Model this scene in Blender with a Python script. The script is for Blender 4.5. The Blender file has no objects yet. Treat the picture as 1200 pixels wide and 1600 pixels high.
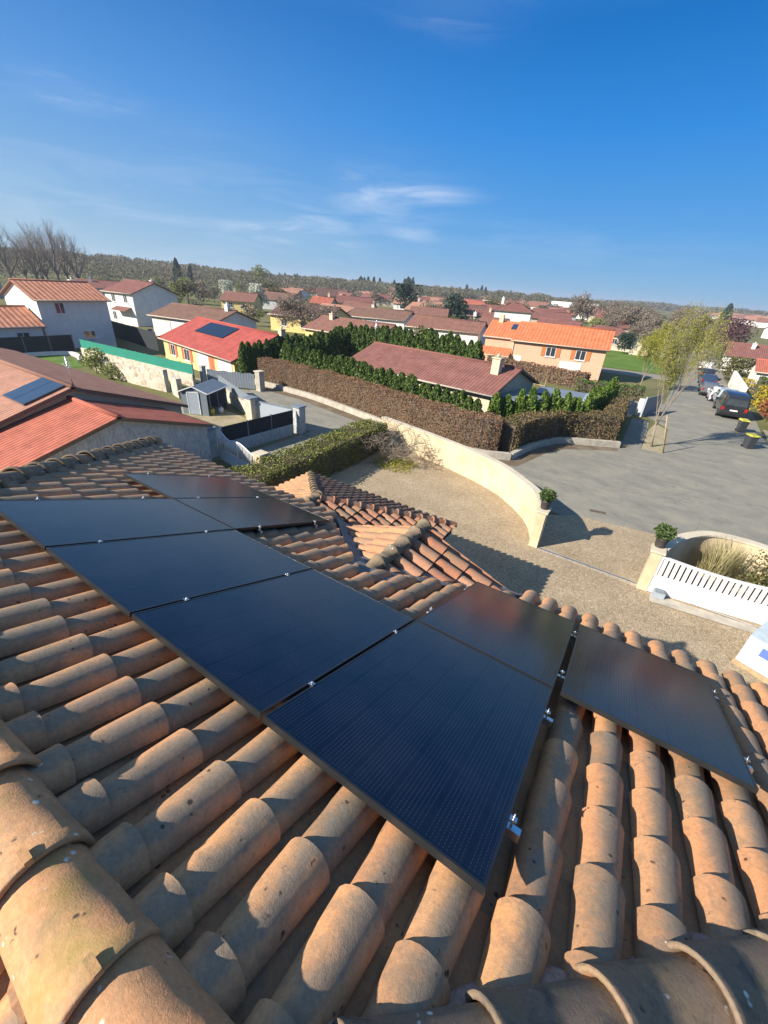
import bpy, math, random
import numpy as np
from mathutils import Vector, Matrix
random.seed(7); RNG = np.random.default_rng(7)
scene = bpy.context.scene
COL = scene.collection
PI = math.pi
# ------------------------------------------------------------------ camera
def cam_axes(yaw, pit, rol):
    fw = Vector((math.sin(yaw)*math.cos(pit), math.cos(yaw)*math.cos(pit), -math.sin(pit)))
    r0 = Vector((math.cos(yaw), -math.sin(yaw), 0)); d0 = fw.cross(r0)
    r = math.cos(rol)*r0 + math.sin(rol)*d0; d = -math.sin(rol)*r0 + math.cos(rol)*d0
    return r, d, fw
_r, _d, _f = cam_axes(-0.55213498, 0.50353116, -0.07071527)
cam_d = bpy.data.cameras.new('camera'); cam = bpy.data.objects.new('camera', cam_d); COL.objects.link(cam)
cam.matrix_world = Matrix(((_r.x, -_d.x, -_f.x, -0.0578), (_r.y, -_d.y, -_f.y, -2.4119), (_r.z, -_d.z, -_f.z, 8.0), (0, 0, 0, 1)))
cam_d.sensor_fit = 'VERTICAL'; cam_d.sensor_height = 24.0; cam_d.lens = 642.66/1600*24.0
cam_d.clip_start = 0.05; cam_d.clip_end = 20000
scene.camera = cam
# ------------------------------------------------------------------ light
SUN_AZ = math.radians(36+180)      # direction the sun stands in, from +Y towards +X
SUN_EL = math.radians(31)
w = bpy.data.worlds.new('World'); scene.world = w; w.use_nodes = True
nt = w.node_tree; nt.nodes.clear()
sky = nt.nodes.new('ShaderNodeTexSky'); sky.sky_type = 'NISHITA'; sky.sun_disc = False
sky.sun_elevation = SUN_EL; sky.sun_rotation = SUN_AZ; sky.altitude = 300; sky.air_density = 1.0; sky.dust_density = 0.0; sky.ozone_density = 3.5
hs = nt.nodes.new('ShaderNodeHueSaturation'); hs.inputs['Saturation'].default_value = 1.0; hs.inputs['Value'].default_value = 1.0
gm = nt.nodes.new('ShaderNodeGamma'); gm.inputs['Gamma'].default_value = 1.0
bg = nt.nodes.new('ShaderNodeBackground'); bg.inputs['Strength'].default_value = 0.125
out = nt.nodes.new('ShaderNodeOutputWorld')
nt.links.new(sky.outputs[0], hs.inputs['Color']); nt.links.new(hs.outputs[0], gm.inputs['Color'])
# thin cirrus: patches of cloud at fixed directions of the sky
tc = nt.nodes.new('ShaderNodeTexCoord')
mp = nt.nodes.new('ShaderNodeMapping'); mp.inputs['Rotation'].default_value = (0, 0, math.radians(-31)); mp.inputs['Scale'].default_value = (3.2, 3.2, 22)
nz = nt.nodes.new('ShaderNodeTexNoise'); nz.inputs['Scale'].default_value = 1.4; nz.inputs['Detail'].default_value = 7; nz.inputs['Roughness'].default_value = 0.62; nz.inputs['Distortion'].default_value = 0.6
rp = nt.nodes.new('ShaderNodeValToRGB'); rp.color_ramp.elements[0].position = 0.46; rp.color_ramp.elements[1].position = 0.78
nt.links.new(tc.outputs['Generated'], mp.inputs['Vector']); nt.links.new(mp.outputs[0], nz.inputs['Vector']); nt.links.new(nz.outputs[0], rp.inputs[0])
def wmath(op, a, b=None):
    n = nt.nodes.new('ShaderNodeMath'); n.operation = op
    for i, v in enumerate((a, b)):
        if v is None: continue
        if isinstance(v, (int, float)): n.inputs[i].default_value = v
        else: nt.links.new(v, n.inputs[i])
    return n.outputs[0]
def pix_dir(x, y):
    v = _r*((x-600)/642.66) + _d*((y-800)/642.66) + _f
    return v.normalized()
mask = None
sep = nt.nodes.new('ShaderNodeSeparateXYZ'); nt.links.new(tc.outputs['Generated'], sep.inputs[0])
for (px, py, wide, high, s) in ((662, 304, .085, .016, .8), (600, 315, .12, .05, .35), (565, 297, .06, .022, .6), (460, 362, .13, .035, .75), (640, 365, .06, .014, .40), (120, 150, .07, .02, .40), (710, 8, .10, .03, .30), (250, 330, .4, .09, .22), (900, 380, .3, .04, .12)):
    d = pix_dir(px, py); az = math.atan2(d.x, d.y); el = math.asin(d.z)
    a = wmath('ARCTAN2', sep.outputs[0], sep.outputs[1]); e = wmath('ARCSINE', sep.outputs[2])
    da = wmath('DIVIDE', wmath('SUBTRACT', a, az), wide); de = wmath('DIVIDE', wmath('SUBTRACT', e, el), high)
    q = wmath('ADD', wmath('MULTIPLY', da, da), wmath('MULTIPLY', de, de))
    m_ = wmath('MULTIPLY', wmath('EXPONENT', wmath('MULTIPLY', q, -1.0)), s)
    mask = m_ if mask is None else wmath('MAXIMUM', mask, m_)
cm = wmath('MULTIPLY', mask, wmath('ADD', wmath('MULTIPLY', rp.outputs[0], 1.1), 0.12))
gr_ = nt.nodes.new('ShaderNodeValToRGB'); cr_ = gr_.color_ramp
SK = [(0.0, (.92, 1.80, 2.72)), (.05, (.66, 1.62, 2.85)), (.107, (.36, 1.38, 2.95)), (.245, (.10, 1.00, 2.85)), (.36, (.015, .66, 2.22)), (.55, (.25, .85, 2.2)), (1.0, (1.05, 1.55, 2.35))]
while len(cr_.elements) < len(SK): cr_.elements.new(.5)
for e_, (p_, c_) in zip(cr_.elements, SK): e_.position = p_; e_.color = (c_[0]/4, c_[1]/4, c_[2]/4, 1)
nt.links.new(sep.outputs[2], gr_.inputs[0])
def wmix(f, a, b, mode='MIX'):
    x = nt.nodes.new('ShaderNodeMixRGB'); x.blend_type = mode
    for i, v in enumerate((f, a, b)):
        if isinstance(v, (int, float)): x.inputs[i].default_value = v
        elif isinstance(v, tuple): x.inputs[i].default_value = (*v, 1)
        else: nt.links.new(v, x.inputs[i])
    return x.outputs[0]
g4 = wmix(1.0, gr_.outputs[0], (4, 4, 4), 'MULTIPLY')
# paler air towards the left of the view and towards the sun
azn = wmath('ARCTAN2', sep.outputs[0], sep.outputs[1])
pal = nt.nodes.new('ShaderNodeMapRange'); pal.inputs['From Min'].default_value = math.radians(-12); pal.inputs['From Max'].default_value = math.radians(-80); pal.interpolation_type = 'SMOOTHSTEP'
nt.links.new(azn, pal.inputs[0])
fal = wmath('EXPONENT', wmath('MULTIPLY', wmath('MAXIMUM', sep.outputs[2], 0.0), -5.5))
g5 = wmix(wmath('MULTIPLY', wmath('MULTIPLY', pal.outputs[0], fal), .95), g4, (1.50, 2.20, 2.80))
g6 = wmix(.02, g5, gm.outputs[0])
mixc = nt.nodes.new('ShaderNodeMixRGB'); mixc.inputs[2].default_value = (3.3, 3.6, 4.1, 1)
nt.links.new(cm, mixc.inputs[0]); nt.links.new(g6, mixc.inputs[1])
nt.links.new(mixc.outputs[0], bg.inputs['Color']); nt.links.new(bg.outputs[0], out.inputs['Surface'])
sd = bpy.data.lights.new('sun', 'SUN'); sd.energy = 4.8; sd.angle = math.radians(0.53); sd.color = (1.0, 0.905, 0.785)
sun = bpy.data.objects.new('sun', sd); COL.objects.link(sun)
sv = Vector((math.sin(SUN_AZ)*math.cos(SUN_EL), math.cos(SUN_AZ)*math.cos(SUN_EL), math.sin(SUN_EL)))
sun.rotation_euler = sv.to_track_quat('Z', 'Y').to_euler(); sun.location = (0, 0, 60)
scene.view_settings.view_transform = 'Standard'; scene.view_settings.look = 'None'
scene.view_settings.exposure = 1.05; scene.view_settings.gamma = 1.0
scene.render.engine = 'CYCLES'

# ------------------------------------------------------------------ materials
def new_mat(name):
    m = bpy.data.materials.new(name); m.use_nodes = True
    n = m.node_tree; b = n.nodes['Principled BSDF']; return m, n, b
def node(n, t, **k):
    o = n.nodes.new(t)
    for a, v in k.items():
        if a in o.inputs: o.inputs[a].default_value = v
        else: setattr(o, a, v)
    return o
def simple(name, col, rough=.8, metal=0, var=.15, scale=3.0, bump=0.0, bscale=40, spec=.3, tint=0.0, coat=0):
    """one colour, broken up by noise and by the per-piece random value 'tint'"""
    m, n, b = new_mat(name)
    co = node(n, 'ShaderNodeTexCoord')
    nz = node(n, 'ShaderNodeTexNoise', Scale=scale, Detail=6.0, Roughness=.6)
    n.links.new(co.outputs['Object'], nz.inputs['Vector'])
    mr = node(n, 'ShaderNodeMapRange'); mr.inputs['From Min'].default_value = .25; mr.inputs['From Max'].default_value = .75
    mr.inputs['To Min'].default_value = 1-var; mr.inputs['To Max'].default_value = 1+var
    n.links.new(nz.outputs[0], mr.inputs[0])
    val = mr.outputs[0]
    if tint:
        at = node(n, 'ShaderNodeAttribute', attribute_name='tint')
        mt = node(n, 'ShaderNodeMapRange'); mt.inputs['To Min'].default_value = 1-tint; mt.inputs['To Max'].default_value = 1+tint
        n.links.new(at.outputs['Fac'], mt.inputs[0])
        mm = node(n, 'ShaderNodeMath', operation='MULTIPLY'); n.links.new(val, mm.inputs[0]); n.links.new(mt.outputs[0], mm.inputs[1]); val = mm.outputs[0]
    vm = node(n, 'ShaderNodeVectorMath', operation='SCALE'); vm.inputs[0].default_value = col
    n.links.new(val, vm.inputs['Scale']); n.links.new(vm.outputs[0], b.inputs['Base Color'])
    b.inputs['Roughness'].default_value = rough; b.inputs['Metallic'].default_value = metal
    b.inputs['Specular IOR Level'].default_value = spec; b.inputs['Coat Weight'].default_value = coat
    if bump:
        n2 = node(n, 'ShaderNodeTexNoise', Scale=bscale, Detail=4.0); n.links.new(co.outputs['Object'], n2.inputs['Vector'])
        bp = node(n, 'ShaderNodeBump', Strength=bump, Distance=.02); n.links.new(n2.outputs[0], bp.inputs['Height']); n.links.new(bp.outputs[0], b.inputs['Normal'])
    return m
def ramp(n, fac, stops, interp='LINEAR'):
    r = n.nodes.new('ShaderNodeValToRGB'); cr = r.color_ramp; cr.interpolation = interp
    while len(cr.elements) < len(stops): cr.elements.new(0.5)
    for e, (p, c) in zip(cr.elements, stops): e.position = p; e.color = (*c, 1)
    n.links.new(fac, r.inputs[0]); return r.outputs[0]
def mixrgb(n, fac, a, b_, mode='MIX'):
    x = n.nodes.new('ShaderNodeMixRGB'); x.blend_type = mode
    for i, v in enumerate((fac, a, b_)):
        if isinstance(v, (int, float)): x.inputs[i].default_value = v
        elif isinstance(v, tuple): x.inputs[i].default_value = (*v, 1)
        else: n.links.new(v, x.inputs[i])
    return x.outputs[0]
def noise(n, vec, scale, detail=5, rough=.6, dist=0):
    x = node(n, 'ShaderNodeTexNoise', Scale=scale, Detail=detail, Roughness=rough, Distortion=dist); n.links.new(vec, x.inputs['Vector']); return x.outputs[0]
def thresh(n, fac, a, b_):
    x = node(n, 'ShaderNodeMapRange'); x.inputs['From Min'].default_value = a; x.inputs['From Max'].default_value = b_; n.links.new(fac, x.inputs[0]); return x.outputs[0]

def tile_mat(name, cols, lichen=.35, spots=.5, grey=(.17, .145, .11), moss=0.0, warm=1.0, wlo=.22, crest=.75):
    m, n, b = new_mat(name)
    co = node(n, 'ShaderNodeTexCoord').outputs['Object']
    at = node(n, 'ShaderNodeAttribute', attribute_name='tint').outputs['Fac']
    base = ramp(n, at, [(i/(len(cols)-1), c) for i, c in enumerate(cols)])
    big = noise(n, co, 5.5, 6, .65)
    if warm: base = mixrgb(n, thresh(n, big, .35, .7), base, mixrgb(n, .35, base, (.64, .335, .155)))
    pt = noise(n, co, 13, 6, .7, .5)
    if warm: base = mixrgb(n, mixrgb(n, 1., thresh(n, pt, .52, .74), (.6,)*3, 'MULTIPLY'), base, (.60, .26, .11))
    gt = noise(n, co, 3.1, 5, .7, .8)
    base = mixrgb(n, mixrgb(n, 1., thresh(n, gt, .5, .7), (.45,)*3, 'MULTIPLY'), base, (.245, .205, .125))
    fr2 = node(n, 'ShaderNodeMath', operation='FRACT'); m7 = node(n, 'ShaderNodeMath', operation='MULTIPLY'); n.links.new(at, m7.inputs[0]); m7.inputs[1].default_value = 17.3; n.links.new(m7.outputs[0], fr2.inputs[0])
    wpt = node(n, 'ShaderNodeMath', operation='MULTIPLY'); n.links.new(fr2.outputs[0], wpt.inputs[0]); n.links.new(noise(n, co, 4.6, 6, .75, .6), wpt.inputs[1])
    base = mixrgb(n, thresh(n, wpt.outputs[0], wlo, wlo+.5), base, (.20, .16, .11))
    if crest:    # lichen and dirt mixed with a painted soft shade edge beside every crown
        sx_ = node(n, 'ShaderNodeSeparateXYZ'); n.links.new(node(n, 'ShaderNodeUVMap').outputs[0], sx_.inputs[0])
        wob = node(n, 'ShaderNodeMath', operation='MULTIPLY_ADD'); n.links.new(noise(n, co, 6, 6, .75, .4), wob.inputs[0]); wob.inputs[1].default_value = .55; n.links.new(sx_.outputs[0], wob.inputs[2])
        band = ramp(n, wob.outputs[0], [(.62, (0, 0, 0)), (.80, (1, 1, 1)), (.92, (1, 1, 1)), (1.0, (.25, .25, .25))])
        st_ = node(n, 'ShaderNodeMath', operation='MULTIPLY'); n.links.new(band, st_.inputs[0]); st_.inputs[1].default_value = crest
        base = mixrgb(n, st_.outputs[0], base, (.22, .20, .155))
    fine = noise(n, co, 60, 6, .7)
    base = mixrgb(n, .55, base, ramp(n, fine, [(.25, (.5, .5, .5)), (.75, (1.25, 1.25, 1.25))]), 'MULTIPLY')
    li = noise(n, co, 9, 8, .7, .4)
    base = mixrgb(n, mixrgb(n, 1.0, thresh(n, li, .50, .66), (lichen,)*3, 'MULTIPLY'), base, grey)
    if moss:
        mo = noise(n, co, 4.2, 7, .65, .3)
        base = mixrgb(n, mixrgb(n, 1.0, thresh(n, mo, .48, .66), (moss,)*3, 'MULTIPLY'), base, (.24, .20, .055))
        wl = node(n, 'ShaderNodeTexVoronoi', Scale=26.0); n.links.new(co, wl.inputs['Vector'])
        wm = noise(n, co, 7, 3)
        f = node(n, 'ShaderNodeMath', operation='MULTIPLY'); n.links.new(thresh(n, wl.outputs['Distance'], .30, .20), f.inputs[0]); n.links.new(thresh(n, wm, .57, .62), f.inputs[1])
        base = mixrgb(n, f.outputs[0], base, (.62, .60, .52))
    # small dark lichen spots
    vo = node(n, 'ShaderNodeTexVoronoi', Scale=24.0); n.links.new(co, vo.inputs['Vector'])
    sp = noise(n, co, 11, 4, .6)
    f = node(n, 'ShaderNodeMath', operation='MULTIPLY'); n.links.new(thresh(n, vo.outputs['Distance'], .30, .22), f.inputs[0]); n.links.new(thresh(n, sp, .58, .64), f.inputs[1])
    f2 = node(n, 'ShaderNodeMath', operation='MULTIPLY'); n.links.new(f.outputs[0], f2.inputs[0]); f2.inputs[1].default_value = spots
    base = mixrgb(n, f2.outputs[0], base, (.045, .035, .028))
    n.links.new(base, b.inputs['Base Color']); b.inputs['Roughness'].default_value = .88; b.inputs['Specular IOR Level'].default_value = .22
    h = mixrgb(n, .5, fine, noise(n, co, 170, 3, .7))
    bp = node(n, 'ShaderNodeBump', Strength=.6, Distance=.005); n.links.new(h, bp.inputs['Height']); n.links.new(bp.outputs[0], b.inputs['Normal'])
    return m
M = {}
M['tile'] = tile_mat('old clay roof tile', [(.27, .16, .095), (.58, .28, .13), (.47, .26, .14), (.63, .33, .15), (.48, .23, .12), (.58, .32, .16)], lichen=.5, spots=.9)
M['tile_orange'] = tile_mat('newer orange clay tile with painted sun', [(.46, .205, .10), (.52, .25, .13), (.42, .20, .11)], lichen=.18, spots=.2, crest=.35)  # sunlight on these slopes is put into the brighter colour
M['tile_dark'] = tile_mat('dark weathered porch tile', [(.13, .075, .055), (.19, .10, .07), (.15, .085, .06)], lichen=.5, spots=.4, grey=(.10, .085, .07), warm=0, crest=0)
M['tile_red'] = tile_mat('red clay tile with painted shade', [(.30, .12, .075), (.38, .17, .10), (.26, .115, .085), (.42, .22, .14)], lichen=.3, spots=.5, crest=.35)  # darker copy of the clay tile; the slope's shade is in its colour
M['ridge'] = tile_mat('weathered ridge tile', [(.52, .26, .12), (.58, .31, .15), (.46, .24, .12)], lichen=.55, spots=.9, grey=(.24, .18, .11), moss=.6, wlo=.3, crest=0)
M['ridge_grey'] = tile_mat('grey lichen ridge tile', [(.30, .20, .13), (.20, .15, .11), (.27, .18, .11)], lichen=.9, spots=.9, grey=(.085, .078, .068), moss=.30, crest=0, wlo=.02, warm=0)  # lichen grey, darkened further to carry a cast shadow on the hip
def mortar():
    m = simple('mortar', (.42, .33, .26), .95, var=.25, scale=20, bump=.6, bscale=60); return m
M['mortar'] = simple('mortar', (.36, .24, .19), .95, var=.35, scale=25, bump=.6, bscale=60)
M['deck'] = simple('dark roof deck', (.05, .035, .028), .9)
def farroof(name, col, wave=4.5, rot=0):
    """a tiled roof seen from afar: courses of tiles as stripes running downslope (uses the roof's own uv)"""
    m, n, b = new_mat(name)
    uv = node(n, 'ShaderNodeUVMap').outputs[0]
    wv = node(n, 'ShaderNodeTexWave', Scale=wave/ (2*PI) * 2*PI/20*20/20*1.0); wv.bands_direction = 'X'; wv.wave_profile = 'SIN'
    wv.inputs['Scale'].default_value = wave*.5/ (PI) ; wv.inputs['Distortion'].default_value = .25; wv.inputs['Detail'].default_value = 1.0
    n.links.new(uv, wv.inputs['Vector'])
    w2 = node(n, 'ShaderNodeTexWave'); w2.bands_direction = 'Y'; w2.wave_profile = 'SAW'; w2.inputs['Scale'].default_value = .95; w2.inputs['Distortion'].default_value = .1
    n.links.new(uv, w2.inputs['Vector'])
    nz_ = noise(n, uv, 1.1, 7, .75)
    wn = node(n, 'ShaderNodeTexVoronoi', Scale=3.4); n.links.new(uv, wn.inputs['Vector'])
    c = ramp(n, nz_, [(.3, tuple(v*.72 for v in col)), (.5, col), (.72, tuple(min(1, v*1.25+.01) for v in col))])
    c = mixrgb(n, .35, c, ramp(n, wn.outputs['Color'], [(.1, (.75, .75, .78)), (.9, (1.25, 1.2, 1.15))]), 'MULTIPLY')
    n.links.new(c, b.inputs['Base Color']); b.inputs['Roughness'].default_value = .85; b.inputs['Specular IOR Level'].default_value = .2
    hh = mixrgb(n, .3, wv.outputs[0], w2.outputs[0])
    bp = node(n, 'ShaderNodeBump', Strength=.85, Distance=.06); n.links.new(hh, bp.inputs['Height']); n.links.new(bp.outputs[0], b.inputs['Normal'])
    return m
M['r_maroon'] = farroof('maroon roof tiles', (.19, .085, .07), wave=8)
M['r_brown'] = farroof('brown roof tiles', (.165, .095, .07))
M['r_redbrown'] = farroof('red brown roof tiles', (.20, .10, .075))
M['r_dark'] = farroof('dark brown roof tiles', (.13, .075, .06))
M['r_orange'] = farroof('bright orange roof tiles', (.50, .155, .07))
M['r_red'] = farroof('bright red roof tiles', (.33, .075, .06), wave=9)
M['r_brick'] = farroof('brick red roof tiles', (.36, .115, .075), wave=10)
M['r_pink'] = farroof('faded pink roof tiles', (.34, .18, .125), wave=10)
M['r_stripe'] = farroof('orange channel roof tiles', (.50, .22, .13), wave=4.2)
def stucco(name, col, bump=.5, bscale=18, var=.10):
    m = simple(name, col, .92, var=var, scale=1.3, bump=bump, bscale=bscale, spec=.15)
    n = m.node_tree; b = n.nodes['Principled BSDF']; src = b.inputs['Base Color'].links[0].from_socket
    co = node(n, 'ShaderNodeTexCoord').outputs['Object']; mpn = node(n, 'ShaderNodeMapping'); mpn.inputs['Scale'].default_value = (3.2, 3.2, .35); n.links.new(co, mpn.inputs[0])
    st = thresh(n, noise(n, mpn.outputs[0], 1.6, 6, .7), .52, .72)
    n.links.new(mixrgb(n, mixrgb(n, 1., st, (.38,)*3, 'MULTIPLY'), src, tuple(v*.55 for v in col)), b.inputs['Base Color'])
    return m
M['cream'] = stucco('cream render', (.62, .53, .37))
M['wallcream'] = stucco('pale yellow garden wall render', (.55, .455, .30), var=.22)
M['coping'] = stucco('pale wall coping', (.52, .46, .35), var=.15)
M['white'] = stucco('white render', (.64, .63, .59), var=.10)
M['peach'] = stucco('peach render', (.60, .37, .25), var=.05)
M['yellow'] = stucco('yellow render', (.66, .52, .22), var=.06)
M['beige'] = stucco('beige render', (.56, .47, .34), var=.08)
M['grey_render'] = stucco('grey render', (.38, .39, .39), bump=.9, bscale=6, var=.2)
def rough_render():
    m, n, b = new_mat('combed grey render'); co = node(n, 'ShaderNodeTexCoord').outputs['Object']
    mpn = node(n, 'ShaderNodeMapping'); mpn.inputs['Scale'].default_value = (1, 1, .35); n.links.new(co, mpn.inputs[0])
    f = noise(n, mpn.outputs[0], 7, 4, .6, 1.8)
    c = ramp(n, f, [(.3, (.25, .27, .27)), (.5, (.42, .43, .42)), (.7, (.56, .55, .50))])
    n.links.new(c, b.inputs['Base Color']); b.inputs['Roughness'].default_value = .95
    bp = node(n, 'ShaderNodeBump', Strength=.9, Distance=.05); n.links.new(f, bp.inputs['Height']); n.links.new(bp.outputs[0], b.inputs['Normal']); return m
M['combed'] = rough_render()
def stone():
    m, n, b = new_mat('rubble stone wall'); co = node(n, 'ShaderNodeTexCoord').outputs['Object']
    v = node(n, 'ShaderNodeTexVoronoi', Scale=3.2, feature='DISTANCE_TO_EDGE'); n.links.new(co, v.inputs['Vector'])
    v2 = node(n, 'ShaderNodeTexVoronoi', Scale=3.2); n.links.new(co, v2.inputs['Vector'])
    c = ramp(n, v2.outputs['Color'], [(.1, (.34, .28, .20)), (.5, (.50, .43, .32)), (.9, (.60, .55, .45))])
    c = mixrgb(n, thresh(n, v.outputs['Distance'], .06, .01), c, (.56, .53, .46))
    c = mixrgb(n, .4, c, ramp(n, noise(n, co, 9), [(.3, (.6, .6, .6)), (.7, (1.15, 1.15, 1.15))]), 'MULTIPLY')
    n.links.new(c, b.inputs['Base Color']); b.inputs['Roughness'].default_value = .95
    bp = node(n, 'ShaderNodeBump', Strength=.8, Distance=.04); n.links.new(v.outputs['Distance'], bp.inputs['Height']); n.links.new(bp.outputs[0], b.inputs['Normal']); return m
M['stone'] = stone()
M['black'] = simple('black frame metal', (.012, .012, .014), .35, spec=.5)
M['alu'] = simple('bright aluminium', (.62, .63, .65), .3, metal=1.0, var=.05)
M['frame_edge'] = simple('dark anodised panel edge', (.02, .021, .022), .3, metal=.2, spec=.6)
M['zinc'] = simple('zinc flashing', (.13, .13, .13), .6, metal=.0, var=.35, scale=6, bump=.4, bscale=9)
M['whitepaint'] = simple('white paint', (.66, .66, .64), .45, var=.04)
M['greypaint'] = simple('grey blue paint', (.30, .35, .39), .5, var=.06)
M['slate'] = simple('slate grey sheet', (.17, .20, .23), .45, var=.1)
M['darkscreen'] = simple('dark screen fabric', (.022, .028, .032), .75, var=.25, scale=8)
M['greenscreen'] = simple('green screen fabric', (.015, .20, .14), .7, var=.12, scale=2)
M['glass'] = simple('window glass', (.035, .045, .055), .06, spec=.8, var=.3)
M['whiteglass'] = simple('white shutter', (.74, .74, .72), .5, var=.03)
M['shutter'] = simple('brown shutter', (.42, .16, .055), .6)
M['rust'] = simple('rust red shutter', (.50, .13, .055), .6)
M['wood'] = simple('bare wood', (.36, .26, .15), .75, var=.3, scale=9)
M['bark'] = simple('bark', (.11, .085, .06), .95, var=.35, scale=12, bump=.5)
M['barkpale'] = simple('pale bark', (.24, .20, .15), .9, var=.3, scale=14)
M['barkgrey'] = simple('grey twig', (.17, .14, .115), .95, var=.3, scale=1)
M['gutter'] = simple('cream gutter', (.50, .43, .33), .5)
M['pvc'] = simple('brown eave board', (.16, .10, .07), .6)
M['rubber'] = simple('rubber', (.012, .012, .012), .8)
M['tail'] = simple('tail lamp', (.30, .01, .01), .2, spec=.6)
M['lampclear'] = simple('lamp glass', (.6, .6, .6), .15, spec=.6)
M['yellowlid'] = simple('yellow lid', (.45, .43, .06), .5)
M['bin'] = simple('dark grey bin plastic', (.045, .05, .055), .5)
M['terracotta'] = simple('dark plant pot', (.055, .05, .048), .6)
def paint(name, col): return simple(name, col, .28, var=.03, spec=.6, coat=.6)
M['car_black'] = paint('black car paint', (.015, .017, .02)); M['car_white'] = paint('white car paint', (.70, .72, .74)); M['car_silver'] = paint('silver car paint', (.42, .46, .50)); M['car_blue'] = paint('dark blue car paint', (.02, .035, .07)); M['car_grey'] = paint('grey car paint', (.10, .11, .12))
def leafmat(name, cols, trans=.25, rough=.6, scale=1.5, spec=.25):
    m, n, b = new_mat(name)
    at = node(n, 'ShaderNodeAttribute', attribute_name='tint').outputs['Fac']
    co = node(n, 'ShaderNodeTexCoord').outputs['Object']
    mixf = mixrgb(n, .45, at, noise(n, co, scale, 3, .6))
    c = ramp(n, mixf, [(.15+.7*i/(len(cols)-1), k) for i, k in enumerate(cols)])
    n.links.new(c, b.inputs['Base Color']); b.inputs['Roughness'].default_value = rough; b.inputs['Specular IOR Level'].default_value = spec
    if trans:
        t = node(n, 'ShaderNodeBsdfTranslucent'); n.links.new(c, t.inputs[0]); mx = node(n, 'ShaderNodeMixShader'); mx.inputs[0].default_value = trans
        n.links.new(b.outputs[0], mx.inputs[1]); n.links.new(t.outputs[0], mx.inputs[2]); n.links.new(mx.outputs[0], n.nodes['Material Output'].inputs[0])
    return m
M['thuja'] = leafmat('thuja foliage', [(.028, .06, .016), (.08, .14, .03), (.19, .25, .055)])
M['boxhedge'] = leafmat('clipped hedge leaves', [(.05, .065, .012), (.15, .17, .035), (.30, .30, .075)], trans=.15)
M['beech'] = leafmat('dry beech leaves', [(.17, .10, .06), (.30, .18, .105), (.42, .27, .16)], scale=.9, trans=.35)
M['beechgreen'] = leafmat('hedge leaves half green', [(.06, .065, .022), (.15, .12, .05), (.28, .18, .10)], scale=.9)
M['bud'] = leafmat('spring buds', [(.20, .20, .025), (.32, .32, .04), (.45, .44, .09)], trans=.4)
M['lime'] = leafmat('bright green conifer', [(.05, .11, .015), (.12, .20, .03), (.22, .30, .05)])
M['green'] = leafmat('garden shrub leaves', [(.03, .06, .015), (.07, .12, .03), (.14, .19, .05)])
M['olive'] = leafmat('olive shrub', [(.06, .065, .02), (.12, .12, .04), (.20, .18, .07)])
M['drygrass'] = leafmat('dry reed grass', [(.20, .17, .07), (.36, .32, .15), (.50, .46, .28)])
M['yellowshrub'] = leafmat('yellow shrub', [(.30, .22, .02), (.45, .34, .03), (.55, .45, .06)])
M['redshrub'] = leafmat('red shrub', [(.18, .05, .02), (.32, .09, .05), (.42, .16, .08)])
M['purple'] = leafmat('purple plum twigs', [(.07, .035, .045), (.13, .06, .075), (.20, .10, .11)])
M['blossom'] = leafmat('white blossom', [(.30, .32, .22), (.52, .54, .44), (.70, .72, .62)])
M['farconifer'] = leafmat('far conifer', [(.015, .032, .022), (.03, .055, .035), (.05, .085, .05)], trans=0)
M['twigs'] = leafmat('bare crown twigs', [(.12, .095, .07), (.19, .155, .115), (.26, .22, .16)], trans=0)
M['wood_far'] = leafmat('far wood crowns', [(.15, .13, .095), (.17, .15, .105), (.17, .17, .105), (.20, .17, .125)], trans=.35, scale=.02)
M['palegreen'] = leafmat('fresh pale green leaves', [(.13, .16, .04), (.24, .27, .08), (.34, .36, .14)], trans=.3)

def gravel_mat(name, cols, sc=55):
    m, n, b = new_mat(name); co = node(n, 'ShaderNodeTexCoord').outputs['Object']
    v = node(n, 'ShaderNodeTexVoronoi', Scale=float(sc)); n.links.new(co, v.inputs['Vector'])
    c = ramp(n, v.outputs['Color'], [(.05, cols[0]), (.5, cols[1]), (.95, cols[2])])
    v3 = node(n, 'ShaderNodeTexVoronoi', Scale=float(sc)*.32); n.links.new(co, v3.inputs['Vector'])
    c = mixrgb(n, .45, c, ramp(n, v3.outputs['Color'], [(.1, (.62, .6, .58)), (.9, (1.32, 1.3, 1.26))]), 'MULTIPLY')
    big = noise(n, co, .5, 6, .65)
    c = mixrgb(n, .65, c, ramp(n, big, [(.3, (.70, .66, .60)), (.68, (1.18, 1.16, 1.12))]), 'MULTIPLY')
    n.links.new(c, b.inputs['Base Color']); b.inputs['Roughness'].default_value = .95; b.inputs['Specular IOR Level'].default_value = .15
    bp = node(n, 'ShaderNodeBump', Strength=.7, Distance=.02); n.links.new(v.outputs['Distance'], bp.inputs['Height']); n.links.new(bp.outputs[0], b.inputs['Normal']); return m
M['gravel'] = gravel_mat('court gravel', [(.20, .15, .10), (.37, .30, .205), (.54, .46, .33)])
M['palepave'] = gravel_mat('pale paving', [(.34, .29, .21), (.44, .38, .28), (.52, .46, .36)])
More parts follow.
